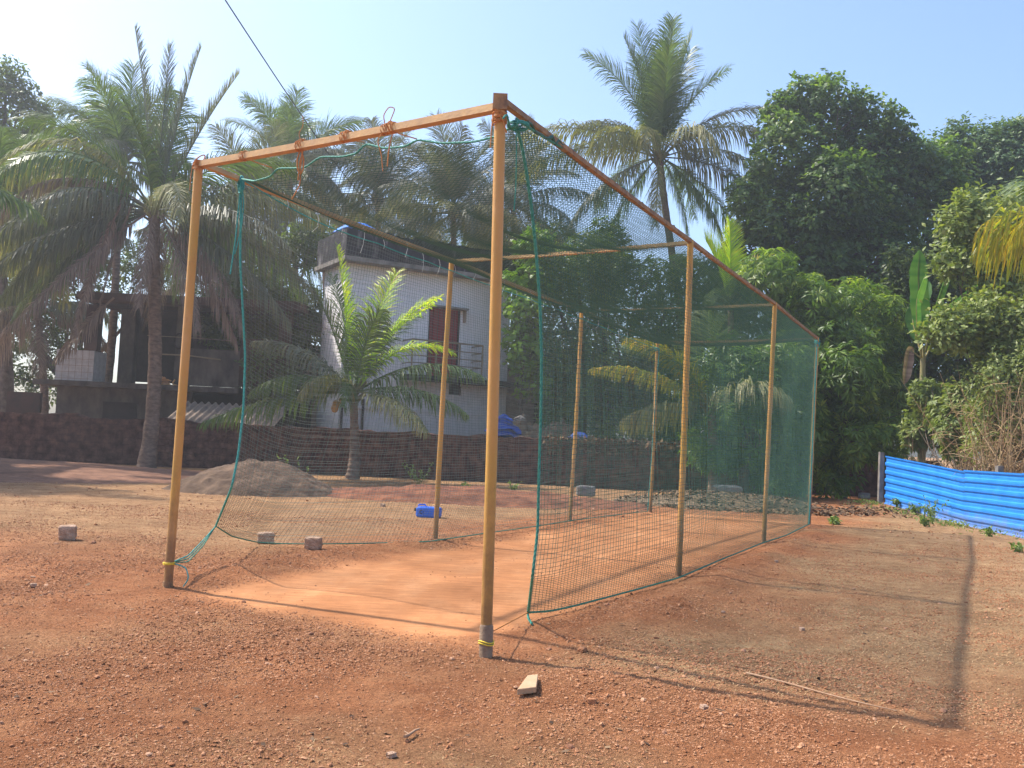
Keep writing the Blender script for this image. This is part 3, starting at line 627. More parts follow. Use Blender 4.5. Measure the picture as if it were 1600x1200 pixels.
m = MB(); P = [at(230, 524, 35.6), at(300, 528, 35.6), at(370, 533, 35.6)]; MB().tube(np.array(P)-np.array(lh.location), .015, 6).build('clothes_line', RAILM, lh)
MB().tube(np.array([at(240, 553, 35.7), at(290, 555, 35.7), at(345, 562, 35.7)])-np.array(lh.location), .03, 6).build('rail', RAILM, lh)
p = at(280, 533, 35.95); t = np.linspace(0, 6.28, 24); o = MB().tube(np.stack([.18*np.cos(t), 0*t, .28*np.sin(t)], -1), .03, 6).build('tyre', DARK); o.location = p; tag(o, 'dark worn hoop hanging on a column of the left house', 'hoop')
p0 = at(85, 600, 35.6); p1 = at(144, 600, 35.6); zt = at(100, 546, 35.6)[2]
m = MB().box((0, 0, 0), (p1[0]-p0[0], 1.1, zt-p0[2])); tk = empty('water_tank', (p0[0], 35.6, p0[2])); tag(tk, 'white tiled box tank on the slab at the left house edge', 'tank'); m.build('tank_body', TILEW, tk)
m = MB()
for i in range(1, 5): m.box((0, -.006, i*.24), (p1[0]-p0[0], -.002, i*.24+.012))
for i in range(1, 6): m.box((i*.24, -.009, .0), (i*.24+.012, -.0065, zt-p0[2]))
m.build('tile_joints', TANW, tk)
m = MB()
for i in range(60):
    c = np.array([rng.normal(0, .22), rng.uniform(-.2, .2), rng.uniform(0, .35)*max(0, 1-abs(rng.normal(0, .4)))]); a = rng.random()*3; d = np.array([math.cos(a), math.sin(a)*.4, rng.normal(0, .2)])*.13; m.tube([c-d, c+d], .03, 6)
o = m.build('firewood_pile', mat('cut_wood', (.45, .22, .08), .9, (.6, .33, .14), useattr=True, lo=0, hi=1)); o.location = at(252, 603, 35.6); tag(o, 'small orange pile of firewood on the slab behind the palm trunk', 'firewood')
# corrugated lean-to roof
lt = empty('lean_to', (at(300, 660, 33.4)[0], 33.4, 0)); tag(lt, 'low lean-to with corrugated cement roof just behind the left wall', 'shed')
xa, xb = at(262, 650, 33)[0]-lt.location.x, at(432, 660, 33)[0]-lt.location.x
n = 150; xs = np.linspace(xa, xb, n); zc = .05*np.sin(xs*2*np.pi/.25); rows = []
for (yy, zz) in ((-.9, 1.42), (-.1, 1.68), (.7, 1.95), (1.5, 2.22)): rows.append(np.stack([xs, 0*xs+yy, zz+zc+.0*xs], -1))
V = np.stack(rows); i = np.arange(3)[:, None]*n+np.arange(n-1)[None]; m = MB(); m.add(V, np.stack([i, i+1, i+n+1, i+n], -1).reshape(-1, 4), .5); m.add(V-[0, 0, .02], np.stack([i, i+n, i+n+1, i+1], -1).reshape(-1, 4), .5)
m.build('corrugated_roof', ASB, lt, True); MB().box((xa, -.7, 0), (xb, -.6, 1.4)).build('wall', DARK, lt); MB().box((xa, 1.3, 0), (xb, 1.4, 2.1)).build('wall', DARK, lt)

# ------------------------------------------------------------------ white house
HA, HB = at(527, 674, 34.6), at(788, 682, 38.0); HA[2] = HB[2] = 0
hu = U(HB-HA); hv = np.array([-hu[1], hu[0], 0]); hr = math.atan2(hu[1], hu[0])
wh = empty('white_house', HA, hr); tag(wh, 'whitewashed two-storey house with black-stained parapet behind the young palm', 'house')
HL = np.linalg.norm(HB-HA)
def fz(px, py, d=0):        # facade coordinates of a photo position, d metres in front
    Pn = HA-hv*d; q = hit(px, py, Pn, Pn+hu); return float((q-HA)@hu), float(q[2])
def hbox(name, u0, u1, v0, v1, z0, z1, mt, par=wh, **k): return MB().box((u0, v0, z0), (u1, v1, z1), **k).build(name, mt, par)
ez = fz(700, 432)[1]; pz = fz(575, 361, .5)[1]
D_ = 2.4
ud0, ud1, zd0, zd1 = fz(667, 555)[0], fz(716, 555)[0], fz(690, 590)[1], fz(690, 482)[1]
uw0, uw1, zw0, zw1 = fz(701, 617)[0], fz(720, 617)[0], fz(710, 617)[1], fz(710, 598)[1]
# front wall with openings
m = MB()
m.box((0, 0, -.1), (ud0, .22, ez)); m.box((ud1, 0, zw1), (HL, .22, ez)); m.box((ud0, 0, zd1), (ud1, .22, ez)); m.box((ud0, 0, zw1), (ud1, .22, zd0))
m.box((ud0, 0, -.1), (uw0, .22, zw1)); m.box((uw1, 0, -.1), (HL, .22, zw1)); m.box((uw0, 0, -.1), (uw1, .22, zw0))
m.box((0, .22, -.1), (.22, D_, ez)); m.box((HL-.22, .22, -.1), (HL, D_, ez)); m.box((.22, D_-.22, -.1), (HL-.22, D_, ez))
m.build('wall', WHITEW, wh)
hbox('roof_slab', -.3, HL+1.0, -.6, D_+.4, ez, ez+.16, CONC2)
zs = ez+.16
m = MB(); ns = 40
for i in range(ns):
    u0 = -.25+(HL+1.2)*i/ns; u1 = -.25+(HL+1.2)*(i+1)/ns; m.box((u0, -.55, zs), (u1, -.38, pz+.03*rng.normal()), a=rng.random())
m.box((-.25, -.38, zs), (-.10, D_+.3, pz)).box((HL+.8, -.38, zs), (HL+.95, D_+.3, pz)); m.build('parapet', CONC, wh)
dr = hbox('door', ud0, ud1, .10, .15, zd0, zd1, REDD)
m = MB()
for q in np.linspace(0, 1, 7)[1:-1]: uu = ud0+(ud1-ud0)*q; m.box((uu-.008, .085, zd0+.05), (uu+.008, .098, zd1-.05))
m.build('door_groove', DARK, dr)
m = MB().box((ud0-.0, .0, zd0), (ud0+.05, .09, zd1)).box((ud1-.05, 0, zd0), (ud1, .09, zd1)); m.build('door_frame', DARK, dr)
hbox('lintel_shade', ud0-.15, ud1+.2, -.35, -.003, zd1, zd1+.07, CONC2)
hbox('bracket', ud1+.12, ud1+.2, -.12, -.003, zd1-.45, zd1-.003, TANW)
vw = hbox('window', uw0+.002, uw1-.002, .14, .16, zw0, zw1, DARK)
m = MB()
for q in np.linspace(0, 1, 5): uu = uw0+(uw1-uw0)*q; m.tube([(uu, .04, zw0), (uu, .04, zw1)], .008, 5)
for q in np.linspace(0, 1, 4): zz = zw0+(zw1-zw0)*q; m.tube([(uw0, .04, zz), (uw1, .04, zz)], .008, 5)
m.build('window_grille', DARK, vw)
# balcony
ub0, zb = fz(642, 590, .9); ub1 = fz(752, 590, .9)[0]; zr = fz(700, 535, .9)[1]
bal = hbox('balcony', ub0-.1, HL-.002, -1.0, -.003, zd0-.20, zd0-.02, CONC)
m = MB()
for uu in np.linspace(ub0, ub1, 4): m.tube([(uu, -.9, zd0-.02), (uu, -.9, zr)], .034, 8)
for zz in (zr, zr-.3, zr-.58, zr-.85):
    m.tube([(ub0, -.9, zz), (ub1, -.9, zz)], .032 if zz == zr else .02, 8); m.tube([(ub1, -.9, zz), (ub1, -.02, zz)], .03 if zz == zr else .02, 8); m.tube([(ub0, -.9, zz), (ub0, -.02, zz)], .03 if zz == zr else .02, 8)
m.build('railing', RAILM, bal, True)
for px in (513, 566):
    u0, z0 = fz(px, 640); MB().tube([(u0 if u0 > 0 else .1, -.08, -.1), (u0 if u0 > 0 else .1, -.08, z0+.4)], .045, 8).build('drain_pipe', DARK, wh, True)
hbox('ledge', .0, HL, -.06, -.003, zd0-1.35, zd0-1.28, WHITEW)
hbox('sunshade', HL+.003, HL+1.3, -.2, .8, zd0-.4, zd0-.25, CONC2)
p = at(555, 352, 36); m = MB(); u = np.linspace(-1, 1, 14); XX, YY = np.meshgrid(u, u); ZZ = .42*(1-XX**2)*(1-YY**2*.6)+.05*(vnoise(XX*5, YY*5, 3)-.5); i = np.arange(13)[:, None]*14+np.arange(13)[None]
m.add(np.stack([XX*.85, YY*.8, ZZ], -1), np.stack([i, i+1, i+15, i+14], -1).reshape(-1, 4), .5)
o = m.build('roof_tarp', mat('bright_blue_tarp', (.02, .16, .62), .5, (.03, .22, .75), 5), smooth=True); o.location = (p[0]+.1, 35.9, pz+.16); o.rotation_euler = (0, 0, hr); tag(o, 'bright blue tarpaulin mound on the white house roof', 'tarpaulin')
# annex at the right of the house
ax_ = at(783, 680, 41)[0]
an = empty('annex', (ax_, 41, 0)); tag(an, 'grey plastered annex in shade right of the white house', 'annex')
MB().box((0, 0, -.1), (3.0, 4, 4.4)).build('wall', CONC2, an); MB().box((-.1, -.7, 4.4), (3.3, 4.3, 4.55)).build('roof_slab', CONC, an)
MB().box((1.35, -.04, 1.8), (1.9, -.003, 3.0)).build('window', DARK, an)
# brown house piece left of the white house
bp_ = at(478, 600, 37.5)
bh = empty('brown_building', (bp_[0], 37.5, 0)); tag(bh, 'small brown plastered building wedged left of the white house', 'building')
MB().box((-.2, 0, -.1), (1.2, 3, 4.0)).build('wall', TANW, bh); MB().box((-.4, -.3, 5.35), (1.3, 3.3, 5.55)).build('roof_slab', CONC2, bh)
MB().box((-.2, .003, 4.0), (.0, .25, 5.35)).box((1.0, .003, 4.), (1.2, .25, 5.35)).build('column', CONC2, bh); MB().box((-.2, .0, 4.003), (1.2, .1, 4.7)).build('parapet', TANW, bh).location.y = -.103

# ------------------------------------------------------------------ rubbish behind the wall
def rubbish():
    cx, cy_ = 1.0, 33.6
    o = heap('rubbish_heap', cx, cy_+.6, 2.4, 1.3, 2.35, DEBM, 'pile of rubbish and rags heaped behind the wall by the annex', 'rubbish heap', 29, 0, .5)
    for i, (px, py, s_, mt, lb) in enumerate(((786, 676, .42, TARP, 'dark blue tarpaulin draped over the rubbish behind the wall'), (757+30, 657, .22, TARP, 'small bright blue bag on the rubbish heap'), (812, 655, .14, CONC2, 'pale sack on top of the rubbish heap'), (905, 688, .3, TARP, 'faded blue sheet lying behind the wall near the second left post'))):
        u = np.linspace(-1, 1, 12); XX, YY = np.meshgrid(u, u); ZZ = .9*(1-XX**2)*(1-.8*YY**2)+.5*(vnoise(XX*2.4+i*7, YY*2.4, 3+i)-.5); i_ = np.arange(11)[:, None]*12+np.arange(11)[None]
        m = MB(); m.add(np.stack([XX*s_*1.5, YY*s_*.5, ZZ*s_], -1), np.stack([i_, i_+1, i_+13, i_+12], -1).reshape(-1, 4), .5); m.add(np.stack([XX*s_*1.5, YY*s_*.5, ZZ*s_-s_*.5], -1), np.stack([i_, i_+12, i_+13, i_+1], -1).reshape(-1, 4), .5)
        q = m.build('tarp' if mt is TARP else 'sack', mt, smooth=True); q.location = at(px, py, 32.9); tag(q, lb, 'tarpaulin' if s_ > .4 else 'bag')
rubbish()

# ------------------------------------------------------------------ blue fence
F0, F1, F2, F3 = at(1384, 790, 27.0), at(1512, 824, 21.9), at(1600, 842, 19.2), at(1600, 842, 19.2)
F3 = F2+(F2-F1)*2.6
bf = empty('blue_fence', (F0[0], F0[1], 0)); tag(bf, 'bright blue ribbed metal sheet fence at the right edge', 'fence')
def sheet(a, b_, za0, za1, zb0, zb1, seed):
    a = np.array([a[0], a[1]]); b_ = np.array([b_[0], b_[1]]); n = 40; t = np.linspace(0, 1, n); d = U(b_-a); nn = np.array([d[1], -d[0]])
    if nn[0] > 0: nn = -nn
    prof = []; nr = 6
    for i in range(nr+1):
        c = i/nr
        for f, o in ((-.045, 0), (-.028, .030), (.0, .034), (.028, .030), (.045, 0)):
            q = c+f
            if 0 <= q <= 1: prof.append((q, o))
        if i < nr: prof += [(c+.075, 0), (c+.083, .005), (c+.091, 0)]
    prof = sorted(set(prof)); V = []
    for q, o in prof:
        z0 = za0+(zb0-za0)*t; z1 = za1+(zb1-za1)*t; z = z0+(z1-z0)*q; wv = o+.018*np.sin(t*7+seed)+.012*fbm(t*8, np.full(n, q*3), 3, seed)
        V.append(np.stack([a[0]+(b_[0]-a[0])*t+nn[0]*wv-bf.location.x, a[1]+(b_[1]-a[1])*t+nn[1]*wv-bf.location.y, z], -1))
    V = np.stack(V); k = len(prof); i = np.arange(k-1)[:, None]*n+np.arange(n-1)[None]; F = np.stack([i, i+1, i+n+1, i+n], -1).reshape(-1, 4)
    m = MB(); m.add(V, F, .5); W = V-np.array([nn[0], nn[1], 0])*.003; m.add(W, F[:, ::-1], .5)
    return m.build('sheet', BLUE, bf, False)
zz = lambda px, py, y: at(px, py, y)[2]
sheet(F0, F1, zz(1384, 788, 27), zz(1384, 712, 27), zz(1512, 824, 21.9), zz(1512, 737, 21.9), 1)
sheet(F1+(F2-F1)*-.03+[-.03, 0, 0], F2, zz(1512, 824, 21.9)-.0, zz(1512, 736, 21.9)+.02, zz(1600, 842, 19.2), zz(1600, 740, 19.2), 2)
sheet(F2+[-.02, 0, 0], F3, zz(1600, 842, 19.2), zz(1600, 740, 19.2)+.01, 0.02, 1.24, 3)
for p, h_, x0 in ((F0, 1.58, -.12), (at(1553, 800, 20.6), 1.38, .16), (F3, 1.3, .1)):
    a = np.array([p[0]+x0-bf.location.x, p[1]+.1-bf.location.y, 0])
    MB().box(a+[-.06, -.06, -.1], a+[.06, .06, h_], jit=.006).build('concrete_post', CONC2, bf)

# ------------------------------------------------------------------ small things on the ground
def rough_block(sx, sy, sz, seed, jit=.12, n=7):
    r = np.random.default_rng(seed); m = MB(); u = np.linspace(-1, 1, n)
    A, B_ = np.meshgrid(u, u)
    def shape(P):
        P = P/np.maximum(1, (np.abs(P)**6).sum(-1, keepdims=True)**(1/6)); nz_ = fbm(P[..., 0]*2+P[..., 2]*3+seed, P[..., 1]*2-P[..., 2]*2, 3, seed)-.45
        return P*(1+jit*2*nz_[..., None])*np.array([sx, sy, sz])/2+np.array([0, 0, sz/2*.92])
    i = np.arange(n-1)[:, None]*n+np.arange(n-1)[None]; F = np.stack([i, i+1, i+n+1, i+n], -1).reshape(-1, 4)
    for ax in range(3):
        for sg in (-1, 1):
            P = np.zeros(A.shape+(3,)); P[..., ax] = sg; P[..., (ax+1) % 3] = A; P[..., (ax+2) % 3] = B_; m.add(shape(P), F if sg > 0 else F[:, ::-1], .5)
    return m
for px, py, s_, rz_, lb in ((105, 843, (.20, .18, .19), .3, 'pale laterite block lying alone on open ground at far left'),
                            (415, 849, (.21, .16, .15), .2, 'rounded pale laterite block weighing down the net, nearer the left post'),
                            (489, 859, (.20, .15, .16), -.1, 'squarish pale laterite block just outside the net rope')):
    g_ = gnd(px, py); o = rough_block(*s_, int(px)).build('laterite_block', STONE, smooth=False); o.location = (g_[0], g_[1], G(g_[0], g_[1])); o.rotation_euler = (0, 0, rz_); tag(o, lb, 'stone block')
for px, py, s_, lb in ((1293, 775, .34, 'grey block under the mango tree by the far wall'), (1135, 780, .85, 'pale grey slab leaning beyond the cage end'), (905+10, 778, .5, 'low grey rock at the wall foot beyond the second left post')):
    g_ = gnd(px, py); k = g_[1]; o = rough_block(s_, s_*.6, s_*(.55 if s_ < .8 else .45), int(px)).build('rock', mat('grey_rock', (.17, .155, .15), .9, (.25, .23, .22), 4, bump=.3)); o.location = (g_[0], min(k, 30), G(g_[0], min(k, 30))+.05); tag(o, lb, 'rock')
# tile fragment
cs = [gnd(808, 1077, .045), gnd(838, 1073, .045), gnd(841, 1053, .045), gnd(824, 1055, .045)]; c0 = np.mean(cs, axis=0)
m = MB(); V = [p-c0 for p in cs]+[p-c0-[0, 0, .035] for p in cs]; m.add(V, [(0, 1, 2, 3), (7, 6, 5, 4), (0, 4, 5, 1), (1, 5, 6, 2), (2, 6, 7, 3), (3, 7, 4, 0)], .5)
o = m.build('tile_fragment', TILE); o.location = c0; tag(o, 'flat tan tile fragment in front of the right front post', 'tile'); 
bv = o.modifiers.new('bevel', 'BEVEL'); bv.width = .003
# blue container lying on its side
g_ = gnd(670, 807); bc = empty('jerry_can', (g_[0], g_[1], G(g_[0], g_[1])), -.05); tag(bc, 'blue plastic jerry can lying beside the second left post', 'jerry can')
m = rough_block(.46, .24, .20, 5, .02, 13); ob = m.build('can_body', BLUEP, bc, True)
m = MB(); 
for xx in (-.1, .02, .12): m.tube([(xx, -.122, .03), (xx, -.124, .1), (xx, -.118, .17)], .008, 6)
m.build('rib', BLUEP, bc, True)
MB().tube([(-.22, -.03, .13), (-.26, -.03, .13)], .03, 12).build('cap', DARK, bc, True)
MB().tube([(-.2, .0, .2), (-.18, 0, .225), (-.08, 0, .225), (-.05, 0, .19)], .014, 8).build('handle', BLUEP, bc, True)
th = np.linspace(0, 6.28, 20); MB().tube(np.stack([-.12+.03*np.cos(th), -.122+0*th, .10+.03*np.sin(th)], -1), .007, 6).build('bung', DARK, bc, True)
# sticks
WOOD = mat('bare_stick', (.30, .17, .10), .9, (.42, .27, .17), 20)
g_ = gnd(640, 1150); o = MB().tube([(-.02, -.05, .02), (.0, -.01, .02), (.02, .05, .022), (.04, .09, .02)], [.009, .008, .006, .004], 7).tube([(0, -.01, .02), (-.03, .02, .025)], .004, 6).build('stick', WOOD, None, True); o.location = (g_[0], g_[1], G(g_[0], g_[1])+.005); tag(o, 'short forked stick in the bare foreground soil', 'stick')
a, c = gnd(1165, 1052), gnd(1400, 1112); t = np.linspace(0, 1, 20)[:, None]; P = a+(c-a)*t; P[:, 1] += .03*np.sin(t[:, 0]*6); P[:, 2] = gh(P[:, 0], P[:, 1], False)+.012; o = MB().tube(P-a, .008*np.linspace(1, .4, 20), 6).build('long_stick', WOOD, None, True); o.location = a; tag(o, 'long thin dry stalk lying across the right foreground', 'stick')
for i, (px, py, s_, lb) in enumerate(((1213, 880, .05, 'white stone chip nearest the right second post'), (612, 1178, .045, 'brown stone in the bottom centre foreground'), (1100, 1108, .05, 'pale stone chip in front of the long dry stalk'), (598, 793, .10, 'white scrap on the red soil left of the jerry can'), (910, 1018, .06, 'brown clod right of the net corner'), (1253, 984, .045, 'round tan stone on the dry grass at right'), (925, 1098, .05, 'dark clod right of the tile fragment'), (52, 917, .05, 'pale pebble on the far left soil'), (445, 985, .0, ''), (1130, 958, .035, 'small white chip left of the round tan stone'))):
    if not s_: continue
    g_ = gnd(px, py); o = rough_block(s_, s_*.8, s_*.6, 60+i, .3, 5).build('stone', STONE if i not in (4, 6) else CLOD); o.location = (g_[0], g_[1], float(gh(g_[0], g_[1]))); o.rotation_euler = (0, 0, i); tag(o, lb, 'stone')

# ------------------------------------------------------------------ foliage generators
def leafquads(P, D, Nn, L_, W_, bend, m, a):
    # leaf: base, two shoulders, tip, bent at the middle
    D = U(D); S = U(np.cross(D, Nn)); n2 = np.cross(S, D)
    mid = P+D*(L_*.5)[:, None]; tip = P+D*(L_*.95)[:, None]-np.array([0, 0, 1.])*(bend*L_)[:, None]
    V = np.stack([P, mid+S*(W_*.5)[:, None]+n2*(W_*.12)[:, None], tip, mid-S*(W_*.5)[:, None]+n2*(W_*.12)[:, None]], 1)
    k = 4*np.arange(len(P))[:, None]; F = np.vstack([k+[[0, 1, 3]], k+[[1, 2, 3]]])
    m.add(V, F, np.repeat(a, 4))
def crown(lobes, nclump, nleaf, L_, W_, droop, mt, name, parent, org, seed, spread=.5, upb=.5, inner=.25, hue=(0, 1), flat=1., jit=.35):
    r = np.random.default_rng(seed); lob = np.array([[*l[:3], l[3]] for l in lobes]); wgt = lob[:, 3]**2; wgt /= wgt.sum()
    k = r.choice(len(lob), nclump, p=wgt); d = U(r.normal(0, 1, (nclump, 3))); d[:, 2] *= flat
    rad = np.where(r.random(nclump) < inner, r.uniform(.35, .9, nclump), r.normal(.98, .12, nclump)); lump = 1+.42*(fbm(d[:, 0]*2.4+k*3.1, d[:, 1]*2.4+d[:, 2]*2.1, 3, seed)-.45)*2
    Cc = lob[k, :3]+d*(lob[k, 3]*rad*lump)[:, None]
    ins = np.zeros(nclump, bool)
    for j in range(len(lob)): ins |= (np.linalg.norm(Cc-lob[j, :3], axis=1) < lob[j, 3]*.72) & (k != j)
    keep = ~ins | (r.random(nclump) < .35); keep &= Cc[:, 2] > .1; Cc = Cc[keep]; d = d[keep]; n = len(Cc)
    ax = U(d*.7+np.array([0, 0, upb])+r.normal(0, .25, (n, 3)))
    P = np.repeat(Cc, nleaf, 0); A_ = np.repeat(ax, nleaf, 0); q = U(r.normal(0, 1, (n*nleaf, 3))); q = U(q-A_*(q*A_).sum(-1, keepdims=True))
    D = U(q*spread*1.4+A_*(1-spread)*r.uniform(.3, 1.5, (n*nleaf, 1))+np.array([0, 0, -droop])*r.uniform(.3, 1.4, (n*nleaf, 1)))
    P = P+q*.04+r.normal(0, L_*jit, P.shape)
    cl = r.random(n)*.5+.5*(fbm(Cc[:, 0]*.6+seed, Cc[:, 2]*.6+Cc[:, 1]*.4, 3, seed+4)); a = np.clip(np.repeat(cl, nleaf)*.75+r.random(n*nleaf)*.3-.03, 0, 1)*(hue[1]-hue[0])+hue[0]
    sz = r.uniform(.7, 1.25, n*nleaf); m = MB(); Nn = U(A_+r.normal(0, .35, A_.shape))
    leafquads(P-org, D, Nn, L_*sz, W_*sz, np.full(n*nleaf, droop*.25), m, a)
    return m.build(name, mt, parent)
def branchy(base, lobes, r0, m, org, seed, sub=3):
    r = np.random.default_rng(seed); base = np.array(base, float); top = np.mean([l[:3] for l in lobes], axis=0); fork = base+(top-base)*.45+r.normal(0, .2, 3)
    t = np.linspace(0, 1, 8)[:, None]; P = base+(fork-base)*t+.12*np.sin(t*5+seed)*np.array([1, .5, 0]); m.tube(P-org, np.linspace(r0*1.25, r0*.8, 8), 10)
    for l in lobes:
        e = np.array(l[:3])+r.normal(0, .2, 3); t = np.linspace(0, 1, 7)[:, None]; mid = (fork+e)/2+r.normal(0, .35, 3)+[0, 0, -.3]
        P = (1-t)**2*fork+2*t*(1-t)*mid+t*t*e; m.tube(P-org, np.linspace(r0*.5, r0*.14, 7), 7)
        for j in range(sub):
            d = U(r.normal(0, 1, 3))*l[3]*.85; q = P[3+r.integers(0, 4)]; e2 = np.array(l[:3])+d; m.tube(np.array([q, (q+e2)/2+r.normal(0, .15, 3), e2])-org, [r0*.16, r0*.1, r0*.04], 5)
def lobe(px, py, rpx, y): p = at(px, py, y); return (p[0], p[1], p[2], rpx*y/FPX)
def tree(name, lobes_px, y, base_px, label, cat, mt, nclump, nleaf, L_, W_, droop, r0=.22, seed=1, group=None, **kw):
    main = [lobe(px, py, rp, y+dy) for px, py, rp, dy in lobes_px]; rs = np.random.default_rng(seed+500); lobes = []
    for l in main:
        lobes.append((l[0], l[1], l[2], l[3]*.74))
        for q in range(7):
            d = U(rs.normal(0, 1, 3)); k = rs.uniform(.34, .52); lobes.append((l[0]+d[0]*l[3]*.68, l[1]+d[1]*l[3]*.68, l[2]+d[2]*l[3]*.68, l[3]*k))
    bx = at(base_px, 700, y)[0]; org = np.array([bx, y, 0.])
    e = empty(name, org); tag(e, label, cat, group)
    m = MB(); branchy(org-[0, 0, .1], main, r0, m, org, seed); m.build('trunk', BARKG, e, True)
    crown(lobes, nclump, nleaf, L_, W_, droop, mt, 'crown', e, org, seed, **kw)
    return e

# palms
def frond(org, base, az, el, L_, droop, ld, mt, parent, seed, nl=84, ll=.9, fold=0., lab=None, wid=.052, twist=0, fwd=None, roll=None):
    r = np.random.default_rng(seed); n = 26; s = np.linspace(0, 1, n); ang = R(el)-R(droop)*s**1.35
    az_ = R(az)+R(twist)*s**2; d = np.stack([np.cos(ang)*np.cos(az_), np.cos(ang)*np.sin(az_), np.sin(ang)], -1)
    P = np.vstack([[0, 0, 0], np.cumsum((d[1:]+d[:-1])/2*L_/(n-1), axis=0)])+np.asarray(base)-org
    m = MB(); m.tube(P, np.linspace(.035, .006, n), 5, a=.5)
    st = np.linspace(.13, .985, nl); pts = np.stack([np.interp(st, s, P[:, c]) for c in range(3)], -1); Tn = U(np.stack([np.interp(st, s, d[:, c]) for c in range(3)], -1))
    S0 = U(np.cross(Tn, [0, 0, 1.])+1e-6); Up = np.cross(S0, Tn); rl = R(r.normal(0, 28) if roll is None else roll); S0, Up = S0*math.cos(rl)+Up*math.sin(rl), Up*math.cos(rl)-S0*math.sin(rl)
    prof = np.interp(st, [.1, .25, .5, .75, .92, 1], [.55, .9, 1., .8, .5, .3])*ll
    V = []; A_ = []; 
    for sg in (-1, 1):
        a = np.interp(st, [0, 1], [R(36), R(64)] if ld < .65 else [R(22), R(52)]) if fwd is None else np.full(nl, R(fwd))
        ns_ = .5 if ld < .65 else 1.; a = a+r.normal(0, .12*ns_, nl)+.12*ns_*np.sin(st*23+seed); up0 = .30-fold
        D = U(S0*sg*np.cos(a)[:, None]+Tn*np.sin(a)[:, None]+Up*(up0+r.normal(0, .10*ns_, nl))[:, None]); len_ = prof*r.uniform(.75, 1.12, nl)*(r.random(nl) > .05)+.02
        q = pts.copy(); cur = D; rows = []; ns = 4; drp = (ld*1.45*(.55 if ld < .65 else 1)+.02)*r.uniform(.75, 1.3, nl)
        wd = U(np.cross(cur, Up)); W = [wid*.7, wid, wid*.75, .008]
        for k in range(ns):
            sidev = U(np.cross(cur, np.cross(Tn, cur))*.2+U(Tn)); rows.append(np.stack([q-sidev*W[k]*.5, q+sidev*W[k]*.5], 1))
            if k < ns-1:
                cur = U(cur+np.array([0, 0, -1.])*(drp*(.35+.5*k))[:, None]+r.normal(0, .08*ns_, (nl, 3))); q = q+cur*(len_/(ns-1))[:, None]
        V_ = np.stack(rows, 1); k0 = (np.arange(nl)*8)[:, None]; F = np.concatenate([k0+[[2*k, 2*k+1, 2*k+3, 2*k+2]] for k in range(ns-1)])
        al = np.clip(r.normal(.5, .22, nl)+.25*(st-.5), 0, 1); m.add(V_, F, np.repeat(al, 8))
    o = m.build('frond', mt, parent)
    if lab: o['label'] = lab
    return o
